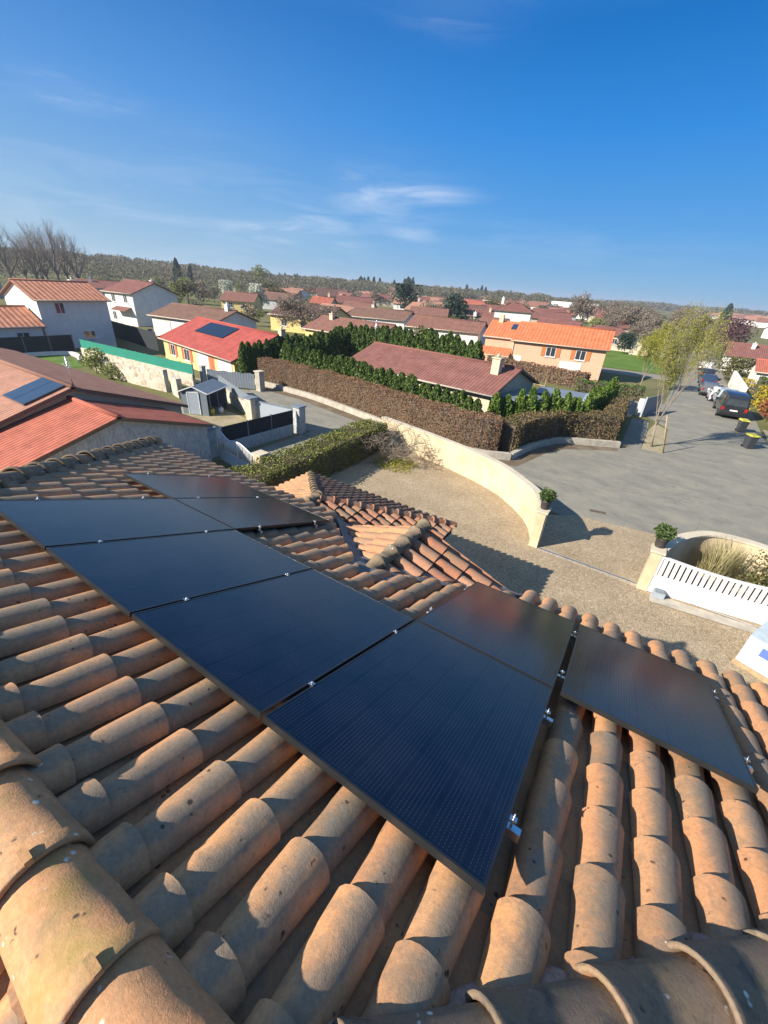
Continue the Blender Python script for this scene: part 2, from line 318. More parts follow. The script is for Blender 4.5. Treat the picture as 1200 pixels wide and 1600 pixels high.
def asphalt_mat():
    m, n, b = new_mat('worn asphalt'); co = node(n, 'ShaderNodeTexCoord').outputs['Object']
    fine = noise(n, co, 45, 5, .75)
    c = ramp(n, fine, [(.3, (.155, .15, .122)), (.7, (.27, .26, .215))])
    mpn = node(n, 'ShaderNodeMapping'); mpn.inputs['Rotation'].default_value = (0, 0, .45); mpn.inputs['Scale'].default_value = (.7, 1.25, 1); n.links.new(co, mpn.inputs[0])
    st = noise(n, mpn.outputs[0], .85, 10, .78, .3)
    c = mixrgb(n, 1.0, c, ramp(n, st, [(.28, (.66, .67, .70)), (.5, (1.0, 1.0, 1.0)), (.72, (1.38, 1.32, 1.2))]), 'MULTIPLY')
    sp = noise(n, co, 3.2, 5, .7)
    c = mixrgb(n, mixrgb(n, 1., thresh(n, sp, .64, .72), (.35,)*3, 'MULTIPLY'), c, (.33, .31, .26))
    dk = noise(n, mpn.outputs[0], 1.7, 3, .5)
    c = mixrgb(n, mixrgb(n, 1., thresh(n, dk, .68, .74), (.5,)*3, 'MULTIPLY'), c, (.06, .06, .058))
    wv = node(n, 'ShaderNodeVectorMath', operation='ADD'); n.links.new(co, wv.inputs[0]); nn = node(n, 'ShaderNodeTexNoise', Scale=.9, Detail=6.0); n.links.new(co, nn.inputs['Vector']); n.links.new(nn.outputs['Color'], wv.inputs[1])
    vc = node(n, 'ShaderNodeTexVoronoi', Scale=.32, feature='DISTANCE_TO_EDGE'); n.links.new(wv.outputs[0], vc.inputs['Vector'])
    c = mixrgb(n, mixrgb(n, 1., thresh(n, vc.outputs['Distance'], .007, .002), (.22,)*3, 'MULTIPLY'), c, (.07, .068, .06))
    n.links.new(c, b.inputs['Base Color']); b.inputs['Roughness'].default_value = .9; b.inputs['Specular IOR Level'].default_value = .25
    bp = node(n, 'ShaderNodeBump', Strength=.4, Distance=.01); n.links.new(fine, bp.inputs['Height']); n.links.new(bp.outputs[0], b.inputs['Normal']); return m
M['asphalt'] = asphalt_mat()
def earth_mat(name, a, b2, c3, sc=.06):
    m, n, b = new_mat(name); co = node(n, 'ShaderNodeTexCoord').outputs['Object']
    c = ramp(n, noise(n, co, sc, 8, .7), [(.33, a), (.5, b2), (.68, c3)])
    c = mixrgb(n, .6, c, ramp(n, noise(n, co, 6, 6, .75), [(.3, (.6, .62, .6)), (.7, (1.3, 1.28, 1.2))]), 'MULTIPLY')
    n.links.new(c, b.inputs['Base Color']); b.inputs['Roughness'].default_value = .95; b.inputs['Specular IOR Level'].default_value = .1; return m
M['ground'] = earth_mat('ground grass and earth', (.085, .10, .035), (.14, .14, .06), (.20, .17, .10))
M['lawn'] = earth_mat('lawn', (.07, .13, .02), (.10, .17, .03), (.14, .20, .05), .4)
M['dirt'] = earth_mat('bare yard earth', (.25, .21, .13), (.34, .29, .20), (.18, .19, .07), .7)
M['litter'] = earth_mat('leaf litter on asphalt', (.11, .085, .06), (.15, .115, .08), (.20, .185, .15), .8)
M['concrete'] = simple('old concrete', (.38, .35, .29), .9, var=.3, scale=2.5, bump=.4)

def panel_mat():
    m, n, b = new_mat('solar cells under glass')
    uv = node(n, 'ShaderNodeUVMap').outputs[0]
    s = node(n, 'ShaderNodeSeparateXYZ'); n.links.new(uv, s.inputs[0])
    def mth(op, a, v=None, c=None):
        q = node(n, 'ShaderNodeMath', operation=op)
        for i, z in enumerate((a, v, c)):
            if z is None: continue
            if isinstance(z, (int, float)): q.inputs[i].default_value = z
            else: n.links.new(z, q.inputs[i])
        return q.outputs[0]
    def line(co, period, width, off=0.0):
        f = mth('FRACT', mth('DIVIDE', mth('ADD', co, off), period)); d = mth('ABSOLUTE', mth('SUBTRACT', f, .5)); return mth('GREATER_THAN', d, .5-width/period*.5)
    bus = line(s.outputs[0], .0182, .0012)
    dash = mth('LESS_THAN', mth('FRACT', mth('DIVIDE', s.outputs[1], .0183)), .62)
    bus = mth('MULTIPLY', bus, dash)
    cell = mth('MAXIMUM', line(s.outputs[0], .182, .0035, .091), line(s.outputs[1], .0935, .0028))
    mid = line(s.outputs[1], 2.0, .016, 1.139)
    c = mixrgb(n, bus, (.0045, .0070, .016), (.05, .065, .10))
    c = mixrgb(n, mth('MAXIMUM', cell, mid), c, (.004, .005, .008))
    co = node(n, 'ShaderNodeTexCoord').outputs['Object']
    dust = noise(n, co, 2.2, 7, .7, .6)
    c = mixrgb(n, mixrgb(n, 1., thresh(n, dust, .42, .85), (.04,)*3, 'MULTIPLY'), c, (.30, .34, .40))
    n.links.new(c, b.inputs['Base Color'])
    ro = node(n, 'ShaderNodeMapRange'); ro.inputs['To Min'].default_value = .09; ro.inputs['To Max'].default_value = .2; n.links.new(dust, ro.inputs[0]); n.links.new(ro.outputs[0], b.inputs['Roughness'])
    b.inputs['IOR'].default_value = 1.5; b.inputs['Specular IOR Level'].default_value = .5
    return m
M['cells'] = panel_mat()
M['cells_dark'] = simple('dark roof solar array', (.012, .018, .028), .3, spec=.4)
M['cells_far'] = simple('far solar panel', (.02, .04, .08), .12, spec=.6)

# ------------------------------------------------------------------ mesh helpers
class MB:
    def __init__(s): s.v = []; s.f = []; s.m = []; s.t = []; s.uv = []; s.sm = []
    def add(s, vs, fs, mat=0, tint=None, uvs=None, smooth=False):
        o = len(s.v); s.v += [tuple(p) for p in vs]
        t = random.random() if tint is None else tint
        for f in fs:
            s.f.append(tuple(i+o for i in f)); s.m.append(mat); s.t.append(t); s.sm.append(smooth)
            s.uv += [(uvs[i] if uvs else (0, 0)) for i in f]
        return s
    def box(s, x0, y0, z0, x1, y1, z1, mat=0, tint=None):
        vs = [(x, y, z) for z in (z0, z1) for y in (y0, y1) for x in (x0, x1)]
        return s.add(vs, [(0, 2, 3, 1), (4, 5, 7, 6), (0, 1, 5, 4), (2, 6, 7, 3), (0, 4, 6, 2), (1, 3, 7, 5)], mat, tint)
    def bar(s, a, b, w, h, mat=0, up=(0, 0, 1)):
        a, b = Vector(a), Vector(b); d = (b-a).normalized(); u = Vector(up)
        sx = d.cross(u)
        if sx.length < 1e-4: sx = d.cross(Vector((1, 0, 0)))
        sx.normalize(); uz = sx.cross(d)
        vs = []
        for p in (a, b):
            for q, r in ((-1, -1), (1, -1), (1, 1), (-1, 1)): vs.append(p+sx*q*w/2+uz*r*h/2)
        return s.add(vs, [(0, 3, 2, 1), (4, 5, 6, 7), (0, 1, 5, 4), (1, 2, 6, 5), (2, 3, 7, 6), (3, 0, 4, 7)], mat)
    def prism(s, poly, z0, z1, mat=0):
        n = len(poly); vs = [(x, y, z0) for x, y in poly]+[(x, y, z1) for x, y in poly]
        fs = [tuple(range(n-1, -1, -1)), tuple(range(n, 2*n))]+[(i, (i+1) % n, n+(i+1) % n, n+i) for i in range(n)]
        return s.add(vs, fs, mat)
    def tube(s, pts, rad, n=6, mat=0, cap=True, tint=None):
        pts = [Vector(p) for p in pts]; vs = []
        for i, p in enumerate(pts):
            d = (pts[min(i+1, len(pts)-1)]-pts[max(i-1, 0)]).normalized()
            a = d.cross(Vector((0, 0, 1)) if abs(d.z) < .9 else Vector((1, 0, 0))).normalized(); b = d.cross(a)
            r = rad[i] if hasattr(rad, '__len__') else rad
            for k in range(n): vs.append(p+(a*math.cos(2*PI*k/n)+b*math.sin(2*PI*k/n))*r)
        fs = [(i*n+k, i*n+(k+1) % n, (i+1)*n+(k+1) % n, (i+1)*n+k) for i in range(len(pts)-1) for k in range(n)]
        if cap: fs += [tuple(range(n-1, -1, -1)), tuple(range((len(pts)-1)*n, len(pts)*n))]
        return s.add(vs, fs, mat, tint, smooth=True)
    def sweep_wall(s, path, th, z0, z1, mat=0):
        """wall of thickness th along a 2-D path"""
        P = [Vector(p) for p in path]; L = []; R = []
        for i, p in enumerate(P):
            d = (P[min(i+1, len(P)-1)]-P[max(i-1, 0)]).normalized(); nrm = Vector((-d.y, d.x))
            L.append(p+nrm*th/2); R.append(p-nrm*th/2)
        n = len(P); vs = []
        for i in range(n):
            a0 = z0[i] if hasattr(z0, '__len__') else z0; a1 = z1[i] if hasattr(z1, '__len__') else z1
            vs += [(L[i].x, L[i].y, a0), (R[i].x, R[i].y, a0), (R[i].x, R[i].y, a1), (L[i].x, L[i].y, a1)]
        fs = [(0, 1, 2, 3), ((n-1)*4+3, (n-1)*4+2, (n-1)*4+1, (n-1)*4)]
        for i in range(n-1):
            for k in range(4): fs.append((i*4+k, (i+1)*4+k, (i+1)*4+(k+1) % 4, i*4+(k+1) % 4))
        return s.add(vs, fs, mat)
    def build(s, name, mats, parent=None, smooth=None):
        me = bpy.data.meshes.new(name); me.from_pydata(s.v, [], s.f)
        if not isinstance(mats, (list, tuple)): mats = [mats]
        for m in mats: me.materials.append(M[m] if isinstance(m, str) else m)
        me.polygons.foreach_set('material_index', s.m)
        me.polygons.foreach_set('use_smooth', [bool(x) for x in s.sm] if smooth is None else [smooth]*len(s.f))
        a = me.attributes.new('tint', 'FLOAT', 'FACE'); a.data.foreach_set('value', s.t)
        ul = me.uv_layers.new(name='UVMap'); ul.data.foreach_set('uv', [c for q in s.uv for c in q])
        o = bpy.data.objects.new(name, me); COL.objects.link(o)
        if parent: o.parent = parent
        return o
def tag(o, label, cat, group=None, kind=None):
    if label: o['label'] = label
    if cat: o['category'] = cat
    if group: o['group'] = group
    if kind: o['kind'] = kind
    return o
def thing(name, label, cat, loc=(0, 0, 0), rz=0, group=None):
    o = bpy.data.objects.new(name, None); COL.objects.link(o); o.location = loc; o.rotation_euler = (0, 0, rz); o.empty_display_size = .3
    return tag(o, label, cat, group)
KIDS = {}
def dup(root, loc, rz=None, label=None, sc=None, group=None, cat=None):
    r = root.copy(); COL.objects.link(r); r.location = loc
    if rz is not None: r.rotation_euler = (0, 0, rz)
    if sc is not None: r.scale = sc if hasattr(sc, '__len__') else (sc,)*3
    if label: r['label'] = label
    if group: r['group'] = group
    if cat: r['category'] = cat
    kids = [o for o in bpy.data.objects if o.parent == root] if root.name not in KIDS else KIDS[root.name]
    KIDS[root.name] = kids
    for ch in kids:
        c = ch.copy(); COL.objects.link(c); c.parent = r
        if (ch.name, 'g') not in KIDS: KIDS[(ch.name, 'g')] = [o for o in bpy.data.objects if o.parent == ch]
        for g in KIDS[(ch.name, 'g')]:
            d = g.copy(); COL.objects.link(d); d.parent = c
    return r
def cards_obj(name, P, size, mat, parent=None, up=None, aspect=1.0, flat=.0, tint=None):
    """P: Nx3 centres of small leaf-sized quads, random orientation (up: preferred long axis)"""
    N = len(P); P = np.asarray(P, float)
    size = np.broadcast_to(size, (N,))
    a = RNG.normal(size=(N, 3)); 
    if up is not None: a = a*(1-flat)*.6+np.asarray(up)
    a /= np.linalg.norm(a, axis=1)[:, None]
    b = np.cross(a, RNG.normal(size=(N, 3))); b /= np.linalg.norm(b, axis=1)[:, None]+1e-9
    a = a*size[:, None]*.5*aspect; b = b*size[:, None]*.5
    V = np.stack([P-a-b*.5, P+b, P+a*1.1, P-b], 1).reshape(-1, 3)
    me = bpy.data.meshes.new(name); me.vertices.add(4*N); me.vertices.foreach_set('co', V.ravel())
    me.loops.add(4*N); me.loops.foreach_set('vertex_index', np.arange(4*N, dtype=np.int32))
    me.polygons.add(N); me.polygons.foreach_set('loop_start', np.arange(0, 4*N, 4, dtype=np.int32)); me.polygons.foreach_set('loop_total', np.full(N, 4, dtype=np.int32))
    me.update(calc_edges=True); me.materials.append(M[mat])
    at = me.attributes.new('tint', 'FLOAT', 'FACE'); at.data.foreach_set('value', RNG.random(N) if tint is None else tint)
    o = bpy.data.objects.new(name, me); COL.objects.link(o)
    if parent: o.parent = parent
    return o
def sstep(x, a, b):
    t = min(1, max(0, (x-a)/(b-a))); return t*t*(3-2*t)
def dip(x, y): return -1.2*sstep(y, 46, 60)*sstep(x, -34, -26)-.7*sstep(y, 18, 20.8)*sstep(-x, 28.5, 31)*(1-sstep(-x, 52, 58))*(1-sstep(y, 34, 40))
def hill(x, y):
    r = math.hypot(x, y); az = math.degrees(math.atan2(x, y))
    h = 5*sstep(-az, 44, 66)*sstep(r, 170, 420)
    h += 2.5*sstep(-az, 18, 42)*sstep(r, 300, 700)
    return h
def gz(x, y): return dip(x, y)+hill(x, y)
# ================================================================== OUR HOUSE
S = 0.36082; TS, CS, SN = math.tan(S), math.cos(S), math.sin(S)
REF = 5.5373                       # height of the panel glass plane at y = 0
TOFF = -.22                        # channel bottoms of the tiles lie this far (normal) below the panel glass
house = thing('tiled_house', 'house in the foreground carrying the solar panels, hipped roof of weathered clay channel tiles', 'house', (-2.4, -2.45, 0))
HP = Vector((-2.4, -2.45, 0))
def hbuild(mb, name, mats, parent=None, smooth=None):
    o = mb.build(name, mats, parent or house, smooth)
    if parent is None: o.location = -HP
    return o
def clip_poly(poly, planes):
    for a, b, c in planes:          # keep a*x+b*y <= c
        outp = []
        for i in range(len(poly)):
            p, q = poly[i], poly[(i+1) % len(poly)]
            dp, dq = a*p[0]+b*p[1]-c, a*q[0]+b*q[1]-c
            if dp <= 0: outp.append(p)
            if (dp < 0 < dq) or (dq < 0 < dp):
                t = dp/(dp-dq); outp.append(p+(q-p)*t)
        poly = outp
        if len(poly) < 3: return []
    return poly
def lay_tiles(mb, O, E, D, s_rng, t_rims, planes, pitch=.245, expo=.379, s_phase=0., cov=None, RW=.105, RN=.083, lo=False, planes_for=None, lift=0.0):
    """barrel tiles: O origin, E unit vector along the eave, D unit vector downslope; cover tiles over channel tiles"""
    N = D.cross(E) if D.cross(E).z > 0 else E.cross(D)
    N.normalize(); nseg = 6 if lo else 10
    L = expo*1.17
    def put(vs, fs, tint, pl, smooth=True, uvs=None):
        ins = [all(a*v.x+b*v.y <= c for a, b, c in pl) for v in vs]
        if all(ins): mb.add(vs, fs, 0, tint, smooth=smooth, uvs=uvs); return
        if not any(ins):
            # may still cross
            pass
        fin = [f for f in fs if all(ins[i] for i in f)]
        if fin: mb.add(vs, fin, 0, tint, smooth=smooth, uvs=uvs)
        for f in fs:
            pv = [vs[i] for i in f]
            if all(ins[i] for i in f): continue
            q = clip_poly(pv, pl)
            if len(q) >= 3: mb.add(q, [tuple(range(len(q)))], 0, tint, smooth=smooth)
    n0 = math.ceil((s_rng[0]-s_phase)/pitch); n1 = math.floor((s_rng[1]-s_phase)/pitch)
    for i in range(n0, n1+1):
        sc = s_phase+i*pitch; wob = random.uniform(-.006, .006)
        for kind in (0, 1):            # 0 cover, 1 channel
            s0 = sc if kind == 0 else sc+pitch/2
            for k, tr in enumerate(t_rims):
                jit = random.uniform(-.011, .011); ang = random.uniform(-.022, .022); tr2 = tr+jit+(0 if kind == 0 else (-.03))
                c = O+E*(s0+wob)+D*(tr2-L/2)
                pl = planes if planes_for is None else planes_for(c)
                if pl is None: continue
                if any(a*c.x+b*c.y > cc+.42 for a, b, cc in pl): continue
                tint = min(1, max(0, random.gauss(.5, .28)))
                rings = (0., .5, 1.) if lo else (0., .33, .66, 1.)
                vs = []
                def P(s, t, h): return O+E*(s0+wob+s+ang*(t-tr2))+D*t+N*(h+lift)
                if kind == 0:
                    for q in rings:
                        t = tr2-L+L*q; r = RN+(RW-RN)*q; h0 = .030+.020*q
                        for j in range(nseg+1):
                            th = math.radians(-84+168*j/nseg); vs.append(P(r*math.sin(th), t, h0+r*math.cos(th)*(.98)))
                    m = nseg+1; fs = [(a*m+j, a*m+j+1, (a+1)*m+j+1, (a+1)*m+j) for a in range(len(rings)-1) for j in range(nseg)]
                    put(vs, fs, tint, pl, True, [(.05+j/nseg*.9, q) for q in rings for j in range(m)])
                    rim = []
                    for (r_, tt) in ((RW, tr2), (RW-.014, tr2), (RW-.016, tr2-.10)):
                        for j in range(nseg+1):
                            th = math.radians(-84+168*j/nseg); rim.append(P(r_*math.sin(th), tt, .05+r_*math.cos(th)*.98))
                    put(rim, [(j, j+1, m+j+1, m+j) for j in range(nseg)], tint, pl, False)
                    put(rim, [(m+j, m+j+1, 2*m+j+1, 2*m+j) for j in range(nseg)], tint, pl, True)
                else:
                    ns = 5
                    for q in (0., 1.):
                        t = tr2-L+L*q; r = .095+.0*q; h0 = .012*q
                        for j in range(ns+1):
                            th = math.radians(-72+144*j/ns); vs.append(P(r*math.sin(th), t, h0+r*(1-math.cos(th))*.75+.012))
                    tint = random.random()*.14
                    m = ns+1; fs = [(j, m+j, m+j+1, j+1) for j in range(ns)]
                    put(vs, fs, tint, pl)
                    rim = [P(.095*math.sin(math.radians(-72+144*j/ns)), tr2, z_+.095*(1-math.cos(math.radians(-72+144*j/ns)))*.75+.024) for z_ in (0, -.02) for j in range(ns+1)]
                    put(rim, [(j, m+j, m+j+1, j+1) for j in range(ns)], tint, pl, False)
YR = -2.47                         # ridge line
YE = 2.33                          # front eave
CY = YR                            # the roof is symmetric about the ridge
YB = 2*CY-YE                       # rear eave
HRX = YR+2.12                      # ridge end on the right (x)
HLX = -6.90-YR                     # ridge end on the left (x)
def hip_r(y): return y+2.12
def hip_l(y): return -6.90-y
OY = Vector((0, 0, REF)) + Vector((0, SN, CS))*TOFF     # a point of the tile base plane
DF = Vector((0, CS, -SN)); EX = Vector((1, 0, 0))
def zref(y, off=0): return REF - TS*y + off/CS
EXPO = .3555/CS
rims = [(-1.93+.3555*k-OY.y)/CS for k in range(-1, 13)]
# near dormer gable: ridge x, ridge height, back end, half width
GX, GHW, GZ, GF, GB = -2.25, 1.42, 5.02, 2.20, 0.93
GEZ = GZ-GHW*TS*.96
def front_planes(c):
    base = [(1, -1, 2.12-.0), (-1, -1, 6.90), (0, -1, 2.47)]
    k = (GF-GB)/GHW
    if GX-GHW-.25 < c.x <= GX: base = base+[(k/math.hypot(k, 1)*1, 1/math.hypot(k, 1), ((GB-.24)+k*GX)/math.hypot(k, 1))]
    elif GX < c.x < GX+GHW+.2: base = base+[(-k/math.hypot(k, 1), 1/math.hypot(k, 1), ((GB-.24)-k*GX)/math.hypot(k, 1))]
    return base
mb = MB()
lay_tiles(mb, OY, EX, DF, (-9.3, 4.6), rims, None, s_phase=.145, planes_for=front_planes)
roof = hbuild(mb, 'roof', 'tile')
# rear slope, right and left hipped slopes
mb = MB()
DB = Vector((0, -CS, -SN)); OB = Vector((0, 2*CY, REF))+Vector((0, -SN, CS))*TOFF
rb = [(.45+.3555*k)/CS for k in range(-1, 13)]
OBr = Vector((0, CY, OY.z-TS*(CY-OY.y)))
lay_tiles(mb, OBr, EX, DB, (-9.3, 4.6), rb, [(1, 1, HRX+CY), (-1, 1, -HLX+CY), (0, 1, CY)], s_phase=.05, lo=True)
lay_tiles(mb, Vector((HRX, 0, OBr.z)), Vector((0, 1, 0)), Vector((CS, 0, -SN)), (YB-.1, YE+.1), rb, [(-1, 1, -2.12), (-1, -1, -(HRX+CY)), (-1, 0, -HRX)], s_phase=.02, lo=False)
lay_tiles(mb, Vector((HLX, 0, OBr.z)), Vector((0, 1, 0)), Vector((-CS, 0, -SN)), (YB-.1, YE+.1), rb, [(1, 1, -6.90), (1, -1, HLX-CY), (1, 0, HLX)], s_phase=.02, lo=True)
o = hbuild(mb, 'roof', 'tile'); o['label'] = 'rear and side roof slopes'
# deck below the tiles
mb = MB(); zr = OBr.z-.03; ez = zr-TS*(YE-CY)
xr, xl = hip_r(YE), hip_l(YE)
A = (xl, YE, ez); B = (xr, YE, ez); Cc = (xr, YB, ez); Dd = (xl, YB, ez); R1 = (HLX, CY, zr); R2 = (HRX, CY, zr)
mb.add([A, B, Cc, Dd, R1, R2], [(0, 1, 5, 4), (1, 2, 5), (2, 3, 4, 5), (3, 0, 4)], 0)
zlo = ez-.16
mb.add([(xl, YE, ez-.004), (xr, YE, ez-.004), (xr, YB, ez-.004), (xl, YB, ez-.004), (xl, YE, zlo), (xr, YE, zlo), (xr, YB, zlo), (xl, YB, zlo)], [(0, 4, 5, 1), (1, 5, 6, 2), (2, 6, 7, 3), (3, 7, 4, 0), (4, 7, 6, 5)], 1)
hbuild(mb, 'roof_deck', ['deck', 'pvc'])
mb = MB(); mb.box(xl+.55, YB+.55, 0, xr-.55, YE-.55, zlo-.003)
wallo = hbuild(mb, 'wall', 'cream')
mb = MB()
for a, b in (((xl-.02, YE+.075), (GX-GHW, YE+.075)), ((GX+GHW, YE+.075), (xr+.02, YE+.075)), ((xr+.075, YE), (xr+.075, YB))):
    hbuild(MB().tube([(a[0], a[1], ez-.06), (b[0], b[1], ez-.06)], .06, 8), 'gutter', 'zinc')
def window_on(parent, loc, w, h, ax, fr='whitepaint', shut=None, sill=True, base=Vector((0, 0, 0)), n=(0, 1)):
    """window: ax unit vector along the wall, n outward normal"""
    A_ = Vector((ax[0], ax[1], 0)); N_ = Vector((n[0], n[1], 0)); c = Vector(loc)-base
    f = MB(); t = .06
    for s0, s1, z0, z1 in ((-w/2, w/2, h/2-t, h/2), (-w/2, w/2, -h/2, -h/2+t), (-w/2, -w/2+t, -h/2+t, h/2-t), (w/2-t, w/2, -h/2+t, h/2-t), (-t/2, t/2, -h/2+t, h/2-t)):
        vs = [c+A_*s+Vector((0, 0, z))+N_*q for q in (.004, .05) for z in (z0, z1) for s in (s0, s1)]
        f.add(vs, [(0, 1, 3, 2), (4, 6, 7, 5), (0, 4, 5, 1), (2, 3, 7, 6), (0, 2, 6, 4), (1, 5, 7, 3)])
    fo = f.build('window', fr, parent)
    g_ = MB(); vs = [c+A_*s+Vector((0, 0, z))+N_*.02 for z in (-h/2+.01, h/2-.01) for s in (-w/2+.01, w/2-.01)]; g_.add(vs, [(0, 1, 3, 2)]); g_.build('pane', 'glass', fo)
    if sill:
        q = MB(); vs = [c+A_*s+Vector((0, 0, z))+N_*d for d in (.003, .12) for z in (-h/2-.07, -h/2-.005) for s in (-w/2-.1, w/2+.1)]
        q.add(vs, [(0, 1, 3, 2), (4, 6, 7, 5), (0, 4, 5, 1), (2, 3, 7, 6), (0, 2, 6, 4), (1, 5, 7, 3)]); q.build('sill', 'whitepaint', fo)
    if shut:
        for sg in (-1, 1):
            q = MB(); cc = c+A_*sg*(w/2+w*.24)
            vs = [cc+A_*s+Vector((0, 0, z))+N_*d for d in (.005, .05) for z in (-h/2, h/2) for s in (-w*.23, w*.23)]
            q.add(vs, [(0, 1, 3, 2), (4, 6, 7, 5), (0, 4, 5, 1), (2, 3, 7, 6), (0, 2, 6, 4), (1, 5, 7, 3)]); q.build('shutter', shut, fo)
for x in (1.2, 3.0): window_on(house, (x, YE-.55, 3.1), 1.1, 1.2, (1, 0), base=HP)
for x in (-1.4, 1.6): window_on(house, (x, YE-.55, 1.2), 1.3, 1.3, (1, 0), base=HP)

def ridge_caps(a, b, name, mat, r0=.125, r1=.145, expo=.40, first=0.0, clips=False, parent=None, mort=False, col=.012):
    """barrel tiles along the line a->b (crest axis); the wide collared end points to b"""
    a, b = Vector(a), Vector(b); d = (b-a).normalized(); Lt = (b-a).length
    side = d.cross(Vector((0, 0, 1))).normalized(); up = side.cross(d).normalized()
    mb = MB(); n = 16; k = 0; pos = first-.05; clipspots = []
    while pos < Lt-.05:
        e = min(pos+expo+.055, Lt+.04); s0 = max(pos, -.15)
        tint = random.random(); oz = random.uniform(-.006, .006); oy = random.uniform(-.008, .008)
        rows = [(s0, r0, -.012), (s0+(e-s0)*.5, (r0+r1)/2, -.004), (e-.052, r1, .002), (e-.050, r1+col, .003), (e-.008, r1+col+.002, .003), (e, r1+.006, .003), (e, r1-.014, .003), (e-.15, r1-.016, .003)]
        vs = []
        for (s, r, z) in rows:
            for j in range(n+1):
                th = math.radians(-98+196*j/n); vs.append(a+d*s+side*(r*math.sin(th)+oy)+up*(r*math.cos(th)+z+oz))
        m = n+1; fs = [(i*m+j, i*m+j+1, (i+1)*m+j+1, (i+1)*m+j) for i in range(len(rows)-1) for j in range(n)]
        mb.add(vs, fs, 0, tint, smooth=True)
        clipspots.append(a+d*(e-.025)+up*(r1+.016)+side*.0)
        if e >= Lt: break
        pos += expo
    # rounded end tile
    if mort:
        for sg in (-1, 1):
            q = []; ns = max(6, int(Lt/.06))
            for i in range(ns+1):
                s = Lt*i/ns; wv = .012*math.sin(s*24.5)+random.uniform(-.006, .006)
                for (o_, z_) in ((.10, .0), (.145+wv, -.035+wv*.5), (.17+wv*1.4, -.085)):
                    q.append(a+d*s+side*sg*o_+up*z_)
            mb.add(q, [(i*3+j, (i+1)*3+j, (i+1)*3+j+1, i*3+j+1) for i in range(ns) for j in range(2)], 1, smooth=True)
    o = mb.build(name, [mat, 'mortar'], parent or house)
    if parent is None: o.location = -HP
    if clips:
        for c in clipspots:
            q = MB(); q.bar(c-d*.026, c+d*.03, .022, .005, up=up); q.bar(c+d*.027-up*.022, c+d*.027+up*.005, .020, .004, up=d); q.build('clip', 'ridge', o)
    return o
RH = zref(YR, -.15)               # ridge axis height
ridge_caps((HLX, CY, RH), (HRX+.02, CY, RH), 'ridge_cap', 'ridge', r0=.125, r1=.142, expo=.395, clips=True, first=.11, col=.003)
def hipline(x0, y0, x1, y1, z0, z1, mat, **k): return ridge_caps((x0, y0, z0), (x1, y1, z1), 'hip_cap', mat, **k)
zE = zref(YE, -.115)
hipline(xr, YE, HRX, CY, zE, RH, 'ridge_grey', expo=.42, mort=True, col=.003)
hipline(xl, YE, HLX, CY, zE, RH, 'ridge_grey', expo=.42, r0=.12, r1=.135)
hipline(xr, YB, HRX, CY, zE, RH, 'ridge', expo=.42)
hipline(xl, YB, HLX, CY, zE, RH, 'ridge', expo=.42)

# near dormer gable over the front eave ---------------------------------------------------------
def slope_dir(sx): 
    a = math.atan(TS*.96); return Vector((sx*math.cos(a), 0, -math.sin(a)))
k = (GF-GB)/GHW
gr = [(.38+.365*j) for j in range(0, 4)]
mb = MB(); mb2 = MB()
Og = Vector((GX, 0, GZ-.13))
gl = math.hypot(GHW, GHW*TS*.96)
rl = [gl+.03-.365*j for j in range(0, 4)]
lay_tiles(mb, Og, Vector((0, 1, 0)), slope_dir(-1), (GB-.1, GF+.02), rl, [(-k/math.hypot(k, 1), -1/math.hypot(k, 1), (-(GB+.02)-k*GX)/math.hypot(k, 1)), (1, 0, GX)], pitch=.205, s_phase=GF-.09, RW=.094)
lay_tiles(mb2, Og, Vector((0, 1, 0)), slope_dir(1), (GB-.1, GF+.02), rl, [(k/math.hypot(k, 1), -1/math.hypot(k, 1), (-(GB+.02)+k*GX)/math.hypot(k, 1)), (-1, 0, -GX)], pitch=.235, s_phase=GF-.09, RW=.098, expo=.40)
for mb_, sx in ((mb, -1), (mb2, 1)):
    z1 = GZ-.14; z2 = z1-GHW*TS*.96
    mb_.add([(GX, GB+.03, z1), (GX, GF-.01, z1), (GX+sx*GHW, GF-.01, z2)], [(0, 1, 2)], 0, .3)
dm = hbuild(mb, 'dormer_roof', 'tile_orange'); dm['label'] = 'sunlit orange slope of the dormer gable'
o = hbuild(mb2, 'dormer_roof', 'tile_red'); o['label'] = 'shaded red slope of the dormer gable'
ridge_caps((GX, GB-.10, GZ-.035), (GX, GF+.06, GZ-.035), 'ridge_cap', 'ridge_grey', r0=.085, r1=.098, expo=.30, mort=False)
mb = MB(); z1 = GZ-.15; z2 = z1-GHW*TS*.96; yb = GB+.05
mb.add([(GX, yb, z1), (GX, GF-.02, z1), (GX-GHW, GF-.02, z2), (GX+GHW, GF-.02, z2), (GX, GF-.02, z2-.10), (GX-GHW, GF-.02, z2-.10), (GX+GHW, GF-.02, z2-.10)], [(0, 1, 2), (0, 3, 1), (1, 3, 6, 5, 2)], 0)
for sx in (-1, 1): mb.bar((GX, GF+.02, z1-.01), (GX+sx*GHW, GF+.02, z2-.01), .03, .14)
hbuild(mb, 'fascia', 'deck')
